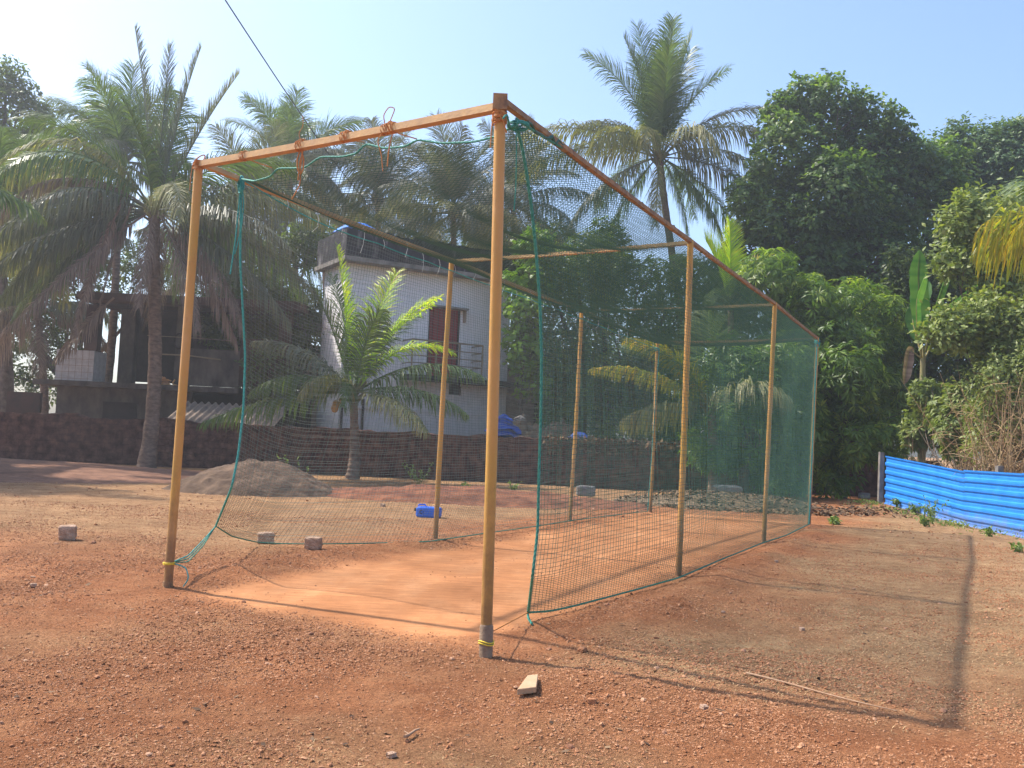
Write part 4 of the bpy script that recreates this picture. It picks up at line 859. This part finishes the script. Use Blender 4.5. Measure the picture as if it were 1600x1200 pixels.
def palm(cpx, cpy, y, base_px, label, fr_, seed, rtop=.13, rbase=.2, n_rand=0, L_=4.8, group=None, ll=1.3, mats=(PALM_G, PALM_D, PALM_O), base_y=None, azr=None, coco=0, basez=-.1, lean=.4, nl=118, wid=.040):
    r = np.random.default_rng(seed); cr = at(cpx, cpy, y); bx = at(base_px, 700, base_y or y)[0]; org = np.array([bx, base_y or y, 0.])
    e = empty('coconut_palm', org); tag(e, label, 'palm tree', group)
    n = 60; t = np.linspace(0, 1, n); bz = np.array([bx, base_y or y, basez]); P = bz+(cr-bz)*t[:, None]; P[:, 0] += lean*np.sin(t*np.pi)*(1-t)
    rad = rbase+(rtop-rbase)*np.minimum(1, t*1.3)**.7; rad = rad+.55*rbase*np.exp(-t*cr[2]/.35); rad = rad*(1+.035*np.sign(np.sin(t*cr[2]*2*np.pi/.16)))
    P2 = []; R2 = []
    tt = np.linspace(0, 1, 220); P2 = np.stack([np.interp(tt, t, P[:, c]) for c in range(3)], -1); R2 = np.interp(tt, t, rad)*(1+.04*np.abs(np.sin(tt*cr[2]*np.pi/.14)))
    m = MB(); m.tube(P2-org, R2, 14); m.build('trunk', BARK, e, True)
    # leaf bases / fibre
    m = MB()
    for i in range(26):
        a = i*2.4; d = np.array([math.cos(a), math.sin(a), r.uniform(.5, 1.4)]); p = cr+[0, 0, -.45+i*.02]; m.tube(np.array([p, p+d*.12, p+d*.38])-org, [.07, .05, .03], 6)
    m.build('leaf_base', PALM_O, e, True)
    for i, f in enumerate(fr_):
        az, el, LL, dr, ld = f[:5]; mt = f[5] if len(f) > 5 else mats[0]; kw = f[6] if len(f) > 6 else {}
        kw = dict(nl=nl, ll=ll, wid=wid, **{k: v for k, v in kw.items() if k not in ('nl', 'll', 'wid')}) | {k: v for k, v in kw.items() if k in ('nl', 'll', 'wid')}
        frond(org, cr+np.array([math.cos(R(az)), math.sin(R(az)), 0])*.1, az, el, LL*1.06, dr, ld, mt, e, seed*100+i, **kw)
    for i in range(n_rand):
        q = i/max(1, n_rand-1); az = i*137.5+r.uniform(-15, 15)+seed*40
        if azr: az = azr[0]+(azr[1]-azr[0])*((i*.618) % 1)
        el = 84-108*q**1.15+r.normal(0, 5); dr = 32+70*min(1, q*1.6)*r.uniform(.7, 1.2)
        if el < 10: dr *= .6
        mt = mats[0] if q < .45 else (mats[1] if q < .8 else mats[2])
        frond(org, cr+[0, 0, .15-.35*q], az, el, L_*r.uniform(.85, 1.08)*(.9 if q < .1 else 1), dr, .25+.75*min(1, q*1.5), mt, e, seed*100+50+i, nl=nl, ll=ll, wid=wid)
    for i in range(coco):
        a = i*2.1; rr_ = .11; p = cr+[-.42+.13*math.cos(a), -.30+.1*math.sin(a), -.30-.12*(i % 3)]; V = IV*rr_*[1, 1, 1.2]
        th = np.linspace(0, np.pi, 9); ph = np.linspace(0, 2*np.pi, 13); V = np.array([[rr_*math.sin(u)*math.cos(v), rr_*math.sin(u)*math.sin(v), rr_*1.2*math.cos(u)] for u in th for v in ph])
        ii = np.arange(8)[:, None]*13+np.arange(12)[None]; MB().add(V+p-org, np.stack([ii, ii+13, ii+14, ii+1], -1).reshape(-1, 4)).build('coconut', COCO, e, True)
    return e
# leaf litter specks on the yard
m_ = MB()
for i in range(260):
    y_ = 4.5*(26/4.5)**rng.random(); x_ = (rng.random()-.5)*1.1*y_
    if float(pitch_mask(np.array(x_), np.array(y_))) > .2: continue
    a_q = rng.random()*6.28; d_q = np.array([math.cos(a_q), math.sin(a_q), rng.normal(0, .2)])*rng.uniform(.015, .035); s_q = np.array([-math.sin(a_q), math.cos(a_q), rng.normal(0, .3)])*rng.uniform(.006, .014); p_q = np.array([x_, y_, float(gh(x_, y_))+.008]); m_.add([p_q-d_q, p_q-s_q, p_q+d_q, p_q+s_q], [(0, 1, 2, 3)], rng.random())
tag(m_.build('dry_leaves', LITTER), 'scattered small dry leaves on the open yard', 'dry leaves', kind='stuff')
COCO = mat('orange_coconut', (.42, .17, .03), .5, (.5, .26, .05), 6)

# tall palm at the left
old = palm(242, 330, 29.0, 230, 'tall old coconut palm with grey trunk standing left of the cage', [
    (100, 88, 5.2, 8, .05, PALM_D, dict(fwd=68, ll=.7)), (175, 84, 5.5, 8, .05, PALM_D, dict(fwd=70, ll=.7)), (20, 84, 5.1, 9, .05, PALM_D, dict(fwd=68, ll=.75)), (-10, 66, 4.6, 12, .1, PALM_D, dict(fwd=60, ll=.8)),
    (95, 78, 4.2, 22, .25, PALM_G, dict(ll=1.25)), (-95, 70, 3.6, 55, .5, PALM_G, dict(ll=1.2)),
    (178, 58, 5.0, 62, .5, PALM_G), (195, 62, 5.2, 125, .8, PALM_O, dict(ll=1.1)), (215, 50, 5.0, 120, .9, PALM_G), (182, 28, 5.6, 48, .9, PALM_O), (170, 18, 5.8, 42, 1., PALM_D), (188, 0, 5.6, 38, 1.1, PALM_D),
    (-5, 50, 4.6, 75, .6, PALM_G), (8, 34, 5.4, 72, .8, PALM_D), (-12, 20, 5.4, 55, 1., PALM_O), (-25, 6, 5.2, 50, 1.1, PALM_D), (5, -8, 5.2, 40, 1.1, PALM_D), (-60, 25, 4.6, 95, 1., PALM_O),
    (-130, 20, 4.6, 100, 1., PALM_D), (150, 10, 5.2, 60, 1.), (120, 30, 5.2, 60, .8), (60, 20, 5.2, 60, .9), (30, 0, 5, 55, 1.), (-155, -12, 5.0, 45, 1.1, PALM_D), (200, -20, 4.8, 45, 1.1, PALM_D),
    (200, 35, 5.2, 128, 1.6, PALM_B, dict(ll=.75, lab='dead grey hanging frond')), (215, -42, 5.2, 14, 1.1, PALM_B, dict(ll=.9, lab='brown broken frond slanting down')), (-12, -22, 5.4, 34, 1.3, PALM_D), (-160, 10, 5.2, 80, 1.2, PALM_D), (175, -20, 5.2, 45, 1.3), (165, 0, 5.4, 60, 1.2, PALM_D), (-10, -45, 4.6, 22, 1.2, PALM_B), (190, -30, 5, 35, 1.3, PALM_D), (100, 5, 5, 70, 1.2), (-35, -45, 4.2, 30, 1.3, PALM_B), (-80, -60, 3.2, 20, 1.3, PALM_B), (100, -70, 3, 20, 1.3, PALM_B), (-15, -30, 4.6, 45, 1.2, PALM_B)],
    3, rtop=.17, rbase=.23, lean=.3)
oo = np.array(old.location)
frond(oo, at(178, 465, 28.4), 182, -46, 2.5, 12, .9, PALM_B, old, 901, nl=70, ll=.75, roll=60, lab='brown broken frond tip hanging beside the tank')
frond(oo, at(190, 318, 28.3), 200, -70, 4.2, 14, 1.0, PALM_B, old, 902, nl=110, ll=.6, roll=80, lab='dead grey frond hanging straight down')
frond(oo, at(205, 322, 28.3), 190, -74, 3.4, 10, 1.0, PALM_B, old, 903, nl=100, ll=.55, roll=20, lab='dead grey frond hanging straight down')
# young palm in front of the house
palm(553, 612, 29.3, 553, 'young bright coconut palm in front of the white house', [
    (60, 76, 4.1, 22, .3, PALM_L, dict(ll=1.05, roll=0)), (40, 66, 3.7, 40, .4, PALM_L, dict(ll=1., roll=15)), (130, 76, 3.8, 22, .35, PALM_G, dict(ll=1.05, roll=-20)), (165, 84, 4.3, 8, .1, PALM_L, dict(ll=.6, fwd=58)), (172, 73, 3.8, 20, .25, PALM_G, dict(ll=.85, roll=-30)), (30, 70, 4.0, 46, .4, PALM_L, dict(ll=.95, roll=20)),
    (-3, 62, 3.3, 88, .5, PALM_L, dict(ll=.8, roll=10)), (60, 60, 3.8, 40, .4, PALM_G, dict(ll=1., roll=10)), (-60, 74, 2.8, 45, .6, PALM_G, dict(ll=1.)),
    (-8, 36, 3.9, 64, .9, PALM_G, dict(ll=.95)), (-20, 12, 3.6, 48, 1., PALM_G, dict(ll=.9)), (-40, -2, 3.2, 42, 1., PALM_O, dict(ll=.9)),
    (182, 50, 3.3, 60, .8, PALM_D, dict(ll=.95)), (188, 28, 3.0, 75, .9, PALM_G, dict(ll=.95)), (192, -6, 4.2, 22, .9, PALM_G, dict(ll=.95)), (-120, 34, 2.4, 95, 1., PALM_O, dict(ll=.9)), (-90, 24, 2.0, 95, 1., PALM_G, dict(ll=.9)), (100, 36, 3.2, 60, .8)],
    5, rtop=.12, rbase=.17, coco=5, lean=.1, nl=74, wid=.05)
# tall palm at centre right
palm(1030, 246, 38.0, 1085, 'tallest coconut palm rising against the sky above the right beam', [
    (60, 88, 5.6, 8, .25, PALM_G, dict(roll=0)), (150, 84, 5.4, 12, .25, PALM_G, dict(roll=40)), (80, 82, 5.2, 14, .3, PALM_G, dict(roll=10)), (120, 78, 4.8, 20, .3, PALM_G), (-80, 84, 5.0, 14, .3, PALM_G, dict(roll=0)), (40, 80, 4.9, 18, .3, PALM_G, dict(roll=-30)), (10, 84, 5.0, 14, .15), (185, 79, 4.8, 16, .2, PALM_G, dict(ll=.9)), (95, 80, 4.4, 16, .2, PALM_G, dict(ll=1.1)), (-90, 80, 4.0, 25, .3, PALM_G, dict(ll=1.1)),
    (178, 74, 5.0, 48, .4), (175, 54, 3.6, 85, .7, PALM_D), (184, 28, 5.4, 55, .8, PALM_O), (190, 12, 5.6, 60, .9, PALM_O), (3, 72, 4.4, 38, .4), (0, 50, 5.2, 62, .6, PALM_D), (-15, 42, 4.6, 85, .8, PALM_O), (-60, 40, 3.8, 115, .9, PALM_O), (-110, 42, 3.4, 125, .9, PALM_O), (-140, 30, 4.2, 100, .9, PALM_O),
    (10, 25, 5.0, 75, .9, PALM_D), (-5, 0, 4.6, 60, 1., PALM_D), (15, -20, 4.6, 50, 1.1), (-20, -38, 4.0, 35, 1.2), (-100, -65, 3., 20, 1.2, PALM_O), (60, 10, 4.6, 70, .9), (120, 10, 4.6, 70, .9), (-60, -50, 3.8, 30, 1.1), (175, -20, 4.4, 50, 1.1, PALM_D), (160, -50, 3.8, 25, 1.1)],
    7, rtop=.14, rbase=.2, lean=.5, base_y=38)
BG = 'coconut palms behind the houses'
palm(192, 250, 38.5, 150, 'green palm rising behind the tall old palm at left', [(170, 55, 4.2, 45, .5), (100, 85, 4., 10, .2), (185, 30, 4.6, 60, .8)], 11, n_rand=20, L_=3.9, group=BG)
palm(-10, 330, 34.0, -40, 'yellowing palm reaching in from the left edge', [(5, 55, 4.2, 70, .6, PALM_Y), (-15, 40, 4.4, 80, .7, PALM_O), (10, 12, 4.6, 50, .9, PALM_D), (-5, -5, 4.4, 45, 1.)], 12, n_rand=16, L_=4.2, group=BG)
palm(452, 268, 47, 470, 'palm with upright tuft behind the left part of the front beam', [(165, 60, 4.4, 55, .4), (150, 72, 4.2, 30, .3), (15, 60, 4.2, 40, .4)], 13, n_rand=20, L_=4.4, group=BG)
palm(590, 312, 50, 600, 'palm behind the net left of the widest background palm', [], 14, n_rand=22, L_=4.6, group=BG, mats=(PALM_D, PALM_D, PALM_O))
palm(708, 330, 46, 712, 'wide round-headed palm right above the white house', [(-90, 5, 3.8, 40, .8, PALM_O), (-40, 5, 4, 40, .8, PALM_O), (-140, 5, 4, 40, .8, PALM_O)], 15, n_rand=24, L_=4.7, group=BG, mats=(PALM_D, PALM_D, PALM_O))
palm(802, 318, 49, 806, 'palm half hidden behind the right front post', [], 16, n_rand=22, L_=4.7, group=BG, mats=(PALM_D, PALM_D, PALM_O))
palm(390, 330, 44, 395, 'palm behind the left front post with arching fronds', [], 17, n_rand=18, L_=4.4, group=BG, mats=(PALM_D, PALM_D, PALM_O))
palm(505, 330, 60, 505, 'distant palm between the tufted palm and the net', [], 18, n_rand=18, L_=4.6, group=BG, mats=(PALM_D, PALM_D, PALM_O))
palm(60, 480, 40, 62, 'short palm in shade behind the left wall', [], 19, n_rand=16, L_=3.6, group=BG, mats=(PALM_D, PALM_D, PALM_B))
palm(330, 420, 42, 330, 'dull palm behind the roof of the left house', [], 20, n_rand=16, L_=4.2, group=BG, mats=(PALM_D, PALM_D, PALM_B))
# small palm beyond the cage end
palm(1112, 632, 29.5, 1118, 'small palm with yellowing fronds beyond the cage end', [(184, 34, 3.7, 48, .7, PALM_Y, dict(roll=0, ll=.8)), (172, 62, 3.2, 62, .6, PALM_Y, dict(ll=.7)), (150, 60, 3.2, 60, .6), (190, 5, 2.6, 40, 1., PALM_O), (30, 60, 3, 60, .6), (-40, 40, 2.4, 80, .8, PALM_O), (90, 80, 3, 20, .3)], 21, rtop=.13, rbase=.17, lean=.05)
palm(1702, 380, 19.0, 1700, 'palm at the right edge showing one yellow frond', [(182, 40, 2.2, 85, .9, PALM_Y), (170, 30, 2.0, 80, .9, PALM_Y), (200, 45, 1.9, 100, 1., PALM_Y), (0, 50, 3, 60, .6), (90, 60, 3, 60, .6), (-60, 60, 2.4, 70, .7)], 22, rtop=.1, rbase=.14, lean=.05, nl=50)
palm(1142, 470, 33.5, 1142, 'small bright palm shoot between the cage roof and the big tree', [(95, 87, 2.8, 10, .1, PALM_L, dict(ll=.75)), (20, 70, 2.2, 50, .5, PALM_Y), (180, 60, 2.2, 50, .5), (-90, 50, 2, 80, .7), (-10, 40, 2.6, 60, .7), (90, 40, 2.4, 60, .7), (140, 75, 2.3, 20, .2, PALM_L)], 23, rtop=.1, rbase=.14, lean=.05)

palm(-260, 330, 23.0, -280, 'green palm at the far left edge with its fronds entering the frame', [], 24, n_rand=24, L_=5.0, mats=(PALM_G, PALM_D, PALM_O), group=BG)
tree('tree', [(-210, 330, 100, 0), (-300, 260, 110, 0), (-330, 420, 110, 1), (-180, 440, 90, 1), (-260, 200, 90, 0), (-190, 350, 100, 4), (-170, 300, 80, 7)], 24, -260, 'broad shade tree outside the left edge', 'tree', JACK, 3600, 8, .26, .13, .15, r0=.25, seed=46, spread=.6)
# big trees at right
tree('jackfruit_tree', [(1290, 175, 62, 0), (1235, 240, 75, -.5), (1335, 250, 75, 0), (1205, 330, 75, -.5), (1295, 330, 90, -1), (1390, 300, 85, 0), (1450, 350, 85, 0), (1370, 400, 90, -.5), (1250, 410, 80, -.5), (1180, 400, 50, 0), (1480, 420, 60, 0), (1215, 170, 30, 0), (1360, 205, 55, 0), (1405, 255, 55, 0), (1450, 270, 55, .5)], 37, 1330,
     'large dark green broad-leaved tree beside the tallest palm', 'tree', JACK, 12500, 9, .23, .115, .08, r0=.4, seed=31, spread=.66, upb=.7, inner=.2, jit=.18)
tree('tree', [(1540, 270, 75, 0), (1600, 270, 80, 0), (1500, 330, 60, 0), (1560, 360, 80, 0), (1640, 350, 80, 0), (1460, 250, 45, 1), (1500, 240, 50, 0), (1590, 240, 60, 0), (1650, 240, 70, 0)], 42, 1570, 'hazy green tree behind the dark one at the right edge', 'tree', FART, 12000, 9, .21, .11, .15, r0=.35, seed=32, spread=.6, upb=.6)
tree('mango_tree', [(1265, 480, 60, 0), (1330, 500, 70, 0), (1230, 560, 70, -.5), (1310, 590, 80, -1), (1375, 580, 60, 0), (1250, 660, 70, -1), (1340, 680, 70, -1), (1200, 440, 55, .5), (1300, 745, 40, -.8), (1380, 500, 45, .5), (1385, 660, 40, 0), (1240, 735, 35, -.5)], 31.5, 1310,
     'mango tree with drooping leaf whorls right of the cage end', 'tree', MANGO, 3300, 15, .32, .055, .42, r0=.2, seed=33, spread=.76, upb=.45, inner=.12, jit=.03)
tree('mango_tree', [(1185, 590, 60, 0), (1130, 570, 50, .5), (1160, 660, 60, 0), (1225, 640, 50, 0), (1110, 690, 45, 0), (1195, 710, 50, 0), (1240, 700, 40, .5)], 29.5, 1165, 'mango tree seen through the far side net', 'tree', MANGO, 1900, 15, .30, .052, .42, r0=.15, seed=34, spread=.74, upb=.4, hue=(0, .85), jit=.05)
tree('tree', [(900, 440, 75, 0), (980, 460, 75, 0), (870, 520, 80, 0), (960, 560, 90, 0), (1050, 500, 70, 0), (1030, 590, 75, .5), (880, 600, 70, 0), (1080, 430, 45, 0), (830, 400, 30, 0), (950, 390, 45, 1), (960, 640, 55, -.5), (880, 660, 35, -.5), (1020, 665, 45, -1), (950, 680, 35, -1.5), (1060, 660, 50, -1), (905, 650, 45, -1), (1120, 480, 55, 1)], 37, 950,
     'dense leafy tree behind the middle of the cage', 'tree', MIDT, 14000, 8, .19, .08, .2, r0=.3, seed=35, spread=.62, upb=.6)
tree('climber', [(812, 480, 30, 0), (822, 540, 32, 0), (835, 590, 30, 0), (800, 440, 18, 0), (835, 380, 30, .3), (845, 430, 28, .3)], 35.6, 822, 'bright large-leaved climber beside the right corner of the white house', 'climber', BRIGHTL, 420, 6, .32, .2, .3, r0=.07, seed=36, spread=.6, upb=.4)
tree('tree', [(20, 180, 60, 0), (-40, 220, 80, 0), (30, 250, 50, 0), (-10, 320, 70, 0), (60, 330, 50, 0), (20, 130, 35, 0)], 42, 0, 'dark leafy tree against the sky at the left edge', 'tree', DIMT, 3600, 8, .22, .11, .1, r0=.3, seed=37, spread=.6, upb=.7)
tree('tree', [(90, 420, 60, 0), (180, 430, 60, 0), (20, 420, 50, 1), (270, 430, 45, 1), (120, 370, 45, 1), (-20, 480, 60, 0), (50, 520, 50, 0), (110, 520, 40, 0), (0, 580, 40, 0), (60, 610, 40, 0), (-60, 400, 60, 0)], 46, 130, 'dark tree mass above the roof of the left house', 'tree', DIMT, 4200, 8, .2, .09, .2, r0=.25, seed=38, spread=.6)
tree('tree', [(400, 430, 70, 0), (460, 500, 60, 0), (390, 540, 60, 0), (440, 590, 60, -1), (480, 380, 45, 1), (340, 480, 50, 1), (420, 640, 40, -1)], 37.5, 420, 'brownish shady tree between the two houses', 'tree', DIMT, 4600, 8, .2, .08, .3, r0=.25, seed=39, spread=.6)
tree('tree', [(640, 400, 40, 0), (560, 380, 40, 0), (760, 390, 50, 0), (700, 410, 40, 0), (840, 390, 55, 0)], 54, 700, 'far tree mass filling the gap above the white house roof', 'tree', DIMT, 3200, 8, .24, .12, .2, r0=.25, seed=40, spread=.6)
# thicket behind the fence
tree('shrub', [(1530, 350, 50, 0), (1490, 400, 32, 0), (1560, 420, 50, 0), (1600, 380, 60, .5), (1610, 320, 50, .5)], 25.5, 1560, 'pale round-leaved tree above the banana plant at right', 'shrub', GUAVA, 1500, 8, .22, .10, .1, r0=.09, seed=41, spread=.6, upb=.6, inner=.35, jit=.6)
tree('shrub', [(1480, 515, 38, 0), (1540, 500, 42, 0), (1600, 510, 50, 0), (1570, 560, 50, 0)], 24, 1550, 'pale leafy shrub right of the banana plant', 'shrub', GUAVA, 1500, 8, .18, .085, .15, r0=.06, seed=42, spread=.6, upb=.5, inner=.35, jit=.6)
tree('shrub', [(1455, 615, 30, 3), (1490, 635, 38, 2), (1440, 672, 30, 3.4), (1500, 675, 40, 1.5), (1545, 650, 40, .6), (1600, 690, 30, .6), (1570, 640, 28, .6)], 23.8, 1500, 'bushy green shrub with whorled leaves behind the blue fence', 'shrub', SHRUB, 2100, 10, .20, .065, .35, r0=.05, seed=43, spread=.75, upb=.4, jit=.08)
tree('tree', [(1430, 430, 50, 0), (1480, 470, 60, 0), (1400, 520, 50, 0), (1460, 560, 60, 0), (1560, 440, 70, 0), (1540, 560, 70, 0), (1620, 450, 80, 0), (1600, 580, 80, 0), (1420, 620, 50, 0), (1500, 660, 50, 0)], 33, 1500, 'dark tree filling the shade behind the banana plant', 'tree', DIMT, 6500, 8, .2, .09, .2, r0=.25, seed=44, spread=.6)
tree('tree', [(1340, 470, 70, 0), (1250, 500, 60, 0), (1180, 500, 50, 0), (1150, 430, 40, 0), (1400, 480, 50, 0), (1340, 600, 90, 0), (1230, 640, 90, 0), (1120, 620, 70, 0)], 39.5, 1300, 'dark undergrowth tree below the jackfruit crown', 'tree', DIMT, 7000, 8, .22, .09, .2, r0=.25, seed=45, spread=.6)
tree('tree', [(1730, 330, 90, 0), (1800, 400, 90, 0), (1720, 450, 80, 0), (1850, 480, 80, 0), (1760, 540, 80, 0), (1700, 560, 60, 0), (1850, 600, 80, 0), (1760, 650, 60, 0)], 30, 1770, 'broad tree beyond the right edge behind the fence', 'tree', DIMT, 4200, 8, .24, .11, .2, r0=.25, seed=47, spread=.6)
tree('shrub', [(1545, 600, 45, 0), (1610, 590, 50, 0), (1580, 660, 45, 0), (1625, 680, 45, 0), (1530, 690, 35, 0), (1590, 530, 40, .5)], 23.2, 1585, 'straggly yellow-green shrub among dry stems at the right edge', 'shrub', SHRUB, 900, 8, .14, .05, .3, r0=.05, seed=48, spread=.75, upb=.4, hue=(.3, 1), jit=.8, inner=.5)
# dry stalks behind the fence
def stalks(name, n, pts, y, label, seed, hgt, mt=TWIG):
    r = np.random.default_rng(seed); m = MB(); org = at(pts[0][0], 740, y); org[2] = 0
    for i in range(n):
        px = r.uniform(pts[0][0], pts[1][0]); yy = y+r.uniform(-1.2, 1.2); p = at(px, 745, yy); p[2] = .3; h_ = r.uniform(*hgt); d = np.array([r.normal(0, .35), r.normal(0, .2), 1])
        e_ = p+d*h_; mid = (p+e_)/2+r.normal(0, .12, 3); P = np.array([p, mid, e_]); m.tube(P-org, [.014, .010, .004], 5, a=r.random(), cap=False)
        for j in range(5):
            q = p+(e_-p)*r.uniform(.4, 1); d2 = r.normal(0, 1, 3)*[.35, .25, .3]+[0, 0, .12]; m.tube(np.array([q, q+d2*.5+[0, 0, .05], q+d2])-org, [.006, .005, .002], 4, a=r.random(), cap=False)
    o = m.build(name, mt); o.location = org; return tag(o, label, 'dry stalks')
stalks('dry_stalks', 300, ((1525,), (1700,)), 23.0, 'tangle of dry brown stems behind the blue fence at right', 51, (1.0, 3.3))
stalks('dry_stalks', 26, ((1440,), (1520,)), 27.5, 'thin reddish bare stems between banana plant and fence', 52, (1.2, 3.0))
# banana plant
bn = at(1442, 560, 27.2); bo = np.array([bn[0], 27.2, 0.]); be = empty('banana_plant', bo); tag(be, 'banana plant with one tall upright leaf behind the fence', 'banana plant')
MB().tube(np.array([[0, 0, 0], [.03, 0, 1.5], [0, 0, bn[2]]]), [.13, .11, .07], 12).build('trunk', mat('banana_stem', (.20, .17, .08), .7, (.30, .27, .12), 5, stretch=(4, 4, .5)), be, True)
def bleaf(P, wmax, roll, cmat=BANANA, seed=1, fold=.25):
    P = np.array(P, float)-bo; s = np.r_[0, np.cumsum(np.linalg.norm(np.diff(P, axis=0), axis=1))]; s /= s[-1]; n = 40; t = np.linspace(0, 1, n)
    L_ = np.stack([np.interp(t, s, P[:, c]) for c in range(3)], -1)
    for _ in range(6): L_[1:-1] = .25*L_[:-2]+.5*L_[1:-1]+.25*L_[2:]
    T_ = U(np.gradient(L_, axis=0)); ref = np.array([math.sin(roll), -math.cos(roll), 0.2]); S_ = U(np.cross(T_, ref)); Nn = np.cross(S_, T_)
    wv = wmax*np.interp(t, [0, .18, .25, .5, .85, .96, 1], [.02, .03, .6, 1, .85, .45, .05])*.5; r = np.random.default_rng(seed)
    jag = 1-.12*r.random(n)*(t > .25); rows = []
    for c in (-1, -.5, 0, .5, 1): rows.append(L_+S_*(wv*c*(jag if abs(c) == 1 else 1))[:, None]+Nn*(abs(c)*wv*fold)[:, None])
    V = np.stack(rows); i = np.arange(4)[:, None]*n+np.arange(n-1)[None]; m = MB(); m.add(V, np.stack([i, i+1, i+n+1, i+n], -1).reshape(-1, 4), np.tile(r.random(n), 5))
    lf = m.build('leaf', cmat, be, True); MB().tube(L_-Nn*.006, np.linspace(.025, .006, n), 6).build('midrib', RACH, lf, True); return lf
Yb = 27.2
bleaf([at(1443, 560, Yb), at(1437, 480, Yb), at(1434, 430, Yb), at(1437, 391, Yb)], .62, 0, seed=1, fold=.1)
bleaf([at(1441, 560, Yb), at(1433, 520, Yb-.4), at(1432, 470, Yb-.6), at(1447, 428, Yb-.6)], .55, .9, seed=2)
bleaf([at(1444, 560, Yb), at(1455, 500, Yb), at(1475, 440, Yb), at(1484, 418, Yb), at(1498, 430, Yb)], .30, .6, seed=3, fold=.6)
bleaf([at(1445, 560, Yb), at(1475, 500, Yb+.4), at(1510, 470, Yb+.5), at(1545, 440, Yb+.4)], .55, .2, seed=4)
bleaf([at(1441, 560, Yb), at(1425, 500, Yb+.5), at(1452, 440, Yb+1.)], .5, -.3, seed=5)
bleaf([at(1440, 560, Yb), at(1420, 545, Yb), at(1413, 600, Yb)], .3, 0, PALM_B, seed=6, fold=.8)
# weeds and small clumps
def weed(px, py, h_, n, label, mt=WEED, seed=1, name='weed', up_=1., L2=.10, group=None):
    r = np.random.default_rng(seed); g_ = gnd(px, py); org = np.array([g_[0], g_[1], G(g_[0], g_[1])]); m = MB(); k = max(3, n//12)
    for i in range(k):
        d = np.array([r.normal(0, .45), r.normal(0, .45), up_])*h_*r.uniform(.5, 1); P = np.array([[0, 0, 0], d*.5+r.normal(0, .02, 3), d]); m.tube(P, [.006, .004, .002], 4, cap=False, a=.2)
        nn = n//k; t = r.uniform(.25, 1, nn)[:, None]; B0 = d*t; D = U(r.normal(0, 1, (nn, 3))+[0, 0, .3]); leafquads(B0, D, U(r.normal(0, 1, (nn, 3))), np.full(nn, L2)*r.uniform(.6, 1.2, nn), np.full(nn, L2*.45), np.full(nn, .2), m, r.random(nn))
    o = m.build(name, mt); o.location = org; return tag(o, label, 'weed', group)
weed(1430, 806, .3, 120, 'low green weeds at the far foot of the blue fence', seed=1)
weed(1457, 815, .62, 130, 'taller green weed leaning on the blue fence', seed=2)
weed(1445, 822, .28, 120, 'dense short weed at the middle foot of the fence', seed=3)
weed(1400, 800, .25, 90, 'small weed beside the fence end post', seed=4)
weed(1545, 838, .2, 60, 'sparse weed below the fence joint', seed=5)
weed(1590, 862, .15, 60, 'faint weeds at the right edge of the ground', seed=6)
weed(1303, 818, .22, 170, 'round green tuft on bare soil beside the cage end', seed=7, up_=.6, L2=.13)
weed(1290, 806, .25, 120, 'reddish dead twigs beside the cage end', LITTER, 8, 'dead_twigs', .4, .12)
weed(655, 760, .75, 120, 'thin green sapling before the wall left of the second left post', seed=9)
weed(470, 765, .9, 90, 'slender sapling on the sand heap side', seed=10)
weed(722, 772, .3, 80, 'small weed at the wall foot behind the right front post', seed=12)
weed(800, 768, .3, 90, 'green weed at the wall foot right of the front post', seed=13)

m_ = MB(); n_ = 2600; t_ = rng.random(n_)**1.2; x = 10.25-.0*t_-np.abs(rng.normal(0, .38, n_)); y = 18.2+9.6*rng.random(n_); k_ = rng.random(n_) < np.clip(3*(fbm(x*1.3, y*1.3, 3, 91)-.36), .1, 1); x = x[k_]; y = y[k_]; n_ = len(x)
z = gh(x, y, False)+np.abs(rng.normal(0, .05, n_)); leafquads(np.stack([x, y, z], -1), U(rng.normal(0, 1, (n_, 3))+[0, 0, .6]), U(rng.normal(0, 1, (n_, 3))), rng.uniform(.04, .11, n_), rng.uniform(.015, .045, n_), np.full(n_, .1), m_, rng.random(n_))
tag(m_.build('ground_weeds', WEED), 'sparse low weeds along the foot of the blue fence', 'weeds', kind='stuff')
# ------------------------------------------------------------------ haze
hm = bpy.data.materials.new('haze_air'); hm.use_nodes = True; hn = hm.node_tree; hn.nodes.remove(hn.nodes['Principled BSDF'])
pv = hn.nodes.new('ShaderNodeVolumePrincipled'); pv.inputs['Density'].default_value = .0017; pv.inputs['Color'].default_value = (.93, .96, 1, 1); pv.inputs['Anisotropy'].default_value = .5
hn.links.new(pv.outputs[0], hn.nodes['Material Output'].inputs['Volume'])
HAZE = True
if HAZE:
    o = MB().box((-90, -20, -1.2), (90, 110, 26)).build('haze', hm); o['kind'] = 'stuff'; o['label'] = 'thin pale haze in the air over the whole yard'
